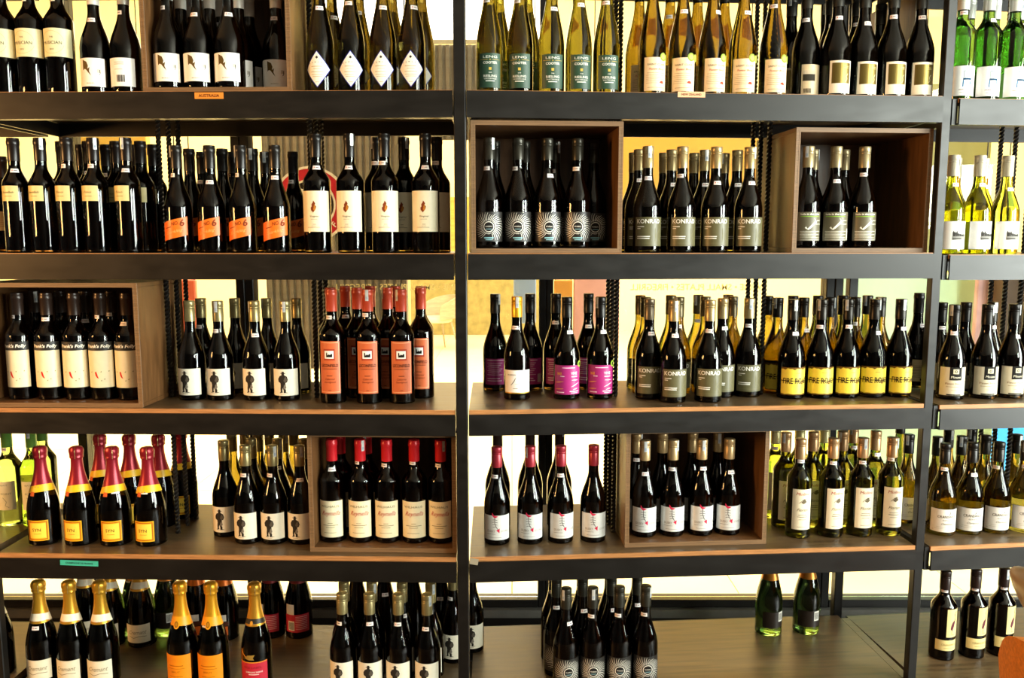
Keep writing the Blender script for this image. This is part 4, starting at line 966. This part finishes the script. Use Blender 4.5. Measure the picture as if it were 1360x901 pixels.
slab('red_banner', 236, 262, 372, 450, 4.0, .03, mat('banner_red', (.62, .12, .07), .6), 'red banner beside the dining room wall', 'banner')
slab('gold_banner', 88, 200, 170, 300, 4.4, .05, mat('gold_board', (.74, .50, .12), .6, noise=(2, .8, (1, 1, 1))), 'gold board behind the slim brown bottles', 'board')
slab('pink_reflection', 762, 822, 360, 470, 4.2, .03, mat('reflection_pink', (.82, .42, .36), .5, noise=(3, .6, (1, 1, 1))), 'pink panel painted as a blurred reflection beyond the magenta bottles', 'poster')  # pink board whose colour paints in a blurred reflection
slab('orange_reflection', 736, 760, 372, 440, 4.2, .03, mat('reflection_orange', (.80, .36, .06), .5, noise=(3, .6, (1, 1, 1))), 'orange panel painted as a blurred reflection beyond the magenta bottles', 'poster')  # orange of a blurred reflection, painted on an added board
slab('blue_reflection', 682, 712, 366, 430, 4.2, .03, mat('reflection_blue', (.38, .52, .82), .5, noise=(3, .6, (1, 1, 1))), 'pale blue panel painted as a blurred reflection beyond the gold-capped bottle', 'poster')  # pale blue smear of a reflection, put in as board colour
slab('green_partition', 1120, 1300, 366, 830, 4.0, .1, mat('green_plaster', (.50, .70, .44), .5, noise=(2, .85, (1, 1, 1))), 'pale green plaster partition seen at the end of the shelves', 'partition', False)
slab('olive_partition', 1225, 1306, 110, 362, 4.2, .08, mat('olive_plaster', (.42, .42, .17), .5, noise=(2, .85, (1, 1, 1))), 'olive green panel behind the yellow green bottles', 'panel')
slab('rose_reflection', 1300, 1334, 360, 480, 3.9, .03, mat('reflection_rose', (.86, .52, .52), .5, noise=(4, .5, (1, 1, 1))), 'rose pink panel painted as a blurred reflection behind the black square bottles', 'poster')  # rose tint of a blurred reflection carried by the board's colour
slab('blue_screen', 1297, 1420, 560, 660, 4.1, .03, mat('screen_blue', (.06, .42, .92), .4, emit=.9), 'bright blue lit screen behind the white label bottles', 'screen')
slab('brown_column', 1336, 1372, 356, 480, 3.8, .1, mat('column_brown', (.08, .05, .03), .5), 'dark brown column beside the rose pink panel', 'column')
a_ = atY(380, 53, 13.9); b_ = atY(722, -140, 13.9); root = struct(empty('window_9', (0, 13.9, 0)))
boxobj('daylight_pane', a_.x, b_.x, 0, .02, a_.z, min(b_.z, 6.45), mat('daylight_pane', (1, 1, .97), .5, emit=2.4), root)
boxobj('frame_rail', a_.x, b_.x, -.02, .03, a_.z - .06, a_.z, M_SILL, root)
# dining chair seen through the glass
def tub_chair(name, loc, rz, seat_m, wood_m, label, sc=1.0):
    root = empty(name, loc, rz); tag(root, label, 'chair')
    b = MB()                                                          # curved back shell
    n, nz = 16, 5; vs = []; fs = []
    for t_, rr in ((0, .25), (1, .272)):
        for i in range(n + 1):
            a = radians(-105 + 210 * i / n)
            for k in range(nz + 1):
                zt = .78 - .14 * (abs(i / n - .5) * 2) ** 2.2; z = .46 + (zt - .46) * k / nz; q = rr + .03 * (k / nz)
                vs.append((q * sin(a) * sc, q * cos(a) * sc, z * sc))
    m_ = (n + 1) * (nz + 1); w_ = nz + 1
    for i in range(n):
        for k in range(nz):
            fs += [(i * w_ + k, i * w_ + k + 1, (i + 1) * w_ + k + 1, (i + 1) * w_ + k), (m_ + i * w_ + k, m_ + (i + 1) * w_ + k, m_ + (i + 1) * w_ + k + 1, m_ + i * w_ + k + 1)]
        fs += [(i * w_ + nz, m_ + i * w_ + nz, m_ + (i + 1) * w_ + nz, (i + 1) * w_ + nz), (i * w_, (i + 1) * w_, m_ + (i + 1) * w_, m_ + i * w_)]
    for i in (0, n):
        for k in range(nz): fs.append((i * w_ + k, m_ + i * w_ + k, m_ + i * w_ + k + 1, i * w_ + k + 1))
    b.add(vs, fs, wood_m); b.obj('backrest', root, smooth=True)
    prof = [(.40, 0), (.40, .19), (.41, .215), (.44, .225), (.468, .215), (.48, .19), (.485, 0)]
    me = lathe('seat', [(z * 1000 * sc, r * 1000 * sc) for z, r in prof], seat_m, 28); newobj('seat', me, root)
    for sx in (-1, 1):
        for sy in (-1, 1):
            q = MB(); q.tube([(sx * .24 * sc, sy * .24 * sc, 0.001), (sx * .15 * sc, sy * .15 * sc, .405 * sc)], [.011 * sc, .016 * sc], wood_m, 8); q.obj('leg', root, smooth=True)
    return root
M_CHW = mat('chair_wood_pale', (.42, .34, .24), .5, noise=(6, .7, (1, 1, 6)))
p = atY(580, 430, 11.5)
tub_chair('dining_chair', (p.x, 11.5, 0.0), radians(-60), mat('seat_pale', (.62, .52, .38), .6), M_CHW, 'pale wooden chair standing in the dining room behind the glass')

# near chair at the lower right
M_CHO = mat('orange_wool', (.78, .23, .018), .8, noise=(120, .7, (1, 1, 1)), bump=.4)
M_CHN = mat('bent_oak', (.46, .30, .15), .32, noise=(5, .55, (1, 1, 7)))
root = empty('lounge_chair', (1.408, 1.66, 0), radians(180)); tag(root, 'orange upholstered chair with bent oak back before the shelves', 'chair')
def shell(nm, r0, r1, a0, a1, zfun, zb, m, lean=.05, n=20, nz=6):
    b = MB(); vs = []; fs = []
    for rr in (r0, r1):
        for i in range(n + 1):
            a = radians(a0 + (a1 - a0) * i / n)
            for k in range(nz + 1):
                z = zb + (zfun(i / n) - zb) * k / nz; q = rr + lean * (k / nz); vs.append((q * sin(a), q * cos(a), z))
    m_ = (n + 1) * (nz + 1); w_ = nz + 1
    for i in range(n):
        for k in range(nz):
            fs += [(i * w_ + k, i * w_ + k + 1, (i + 1) * w_ + k + 1, (i + 1) * w_ + k), (m_ + i * w_ + k, m_ + (i + 1) * w_ + k, m_ + (i + 1) * w_ + k + 1, m_ + i * w_ + k + 1)]
        fs += [(i * w_ + nz, m_ + i * w_ + nz, m_ + (i + 1) * w_ + nz, (i + 1) * w_ + nz), (i * w_, (i + 1) * w_, m_ + (i + 1) * w_, m_ + i * w_)]
    for i in (0, n):
        for k in range(nz): fs.append((i * w_ + k, m_ + i * w_ + k, m_ + i * w_ + k + 1, i * w_ + k + 1))
    b.add(vs, fs, m); return b.obj(nm, root, smooth=True)
def arch(top, base, p=2.6): return lambda t: base + (top - base) * (1 - abs(2 * t - 1) ** p)
shell('back_pad', .255, .300, -115, 115, arch(.705, .60, 12), .42, M_CHO, .02, 72)
bw = MB(); vs = []; fs = []; n = 30; m_ = 12                                      # bent oak band round the top of the back
for i in range(n + 1):
    a = radians(-118 + 236 * i / n); f_ = min(1, 6 * min(i, n - i) / n + .25)
    for k in range(m_):
        q = 2 * pi * k / m_; vs.append(((.292 + .017 * cos(q)) * sin(a), (.292 + .017 * cos(q)) * cos(a), .795 + .068 * f_ * sin(q)))
for i in range(n):
    for k in range(m_): fs.append((i * m_ + k, i * m_ + (k + 1) % m_, (i + 1) * m_ + (k + 1) % m_, (i + 1) * m_ + k))
fs += [tuple(range(m_)), tuple(n * m_ + k for k in range(m_))[::-1]]
bw.add(vs, fs, M_CHN).obj('back_band', root, smooth=True)
for a in (-60, 0, 60): MB().box(-.02, .02, .272, .292, .68, .76, M_CHN, Matrix.Rotation(radians(a), 4, 'Z')).obj('back_support', root)
newobj('seat', lathe('seat', [(395, 0), (395, 200), (405, 218), (440, 221), (470, 210), (482, 180), (488, 0)], M_CHO, 30), root)
for sx in (-1, 1):
    for sy in (-1, 1):
        q = MB(); q.tube([(sx * .23, sy * .23, .001), (sx * .15, sy * .15, .4)], [.012, .017], M_CHN, 8); q.obj('leg', root, smooth=True)
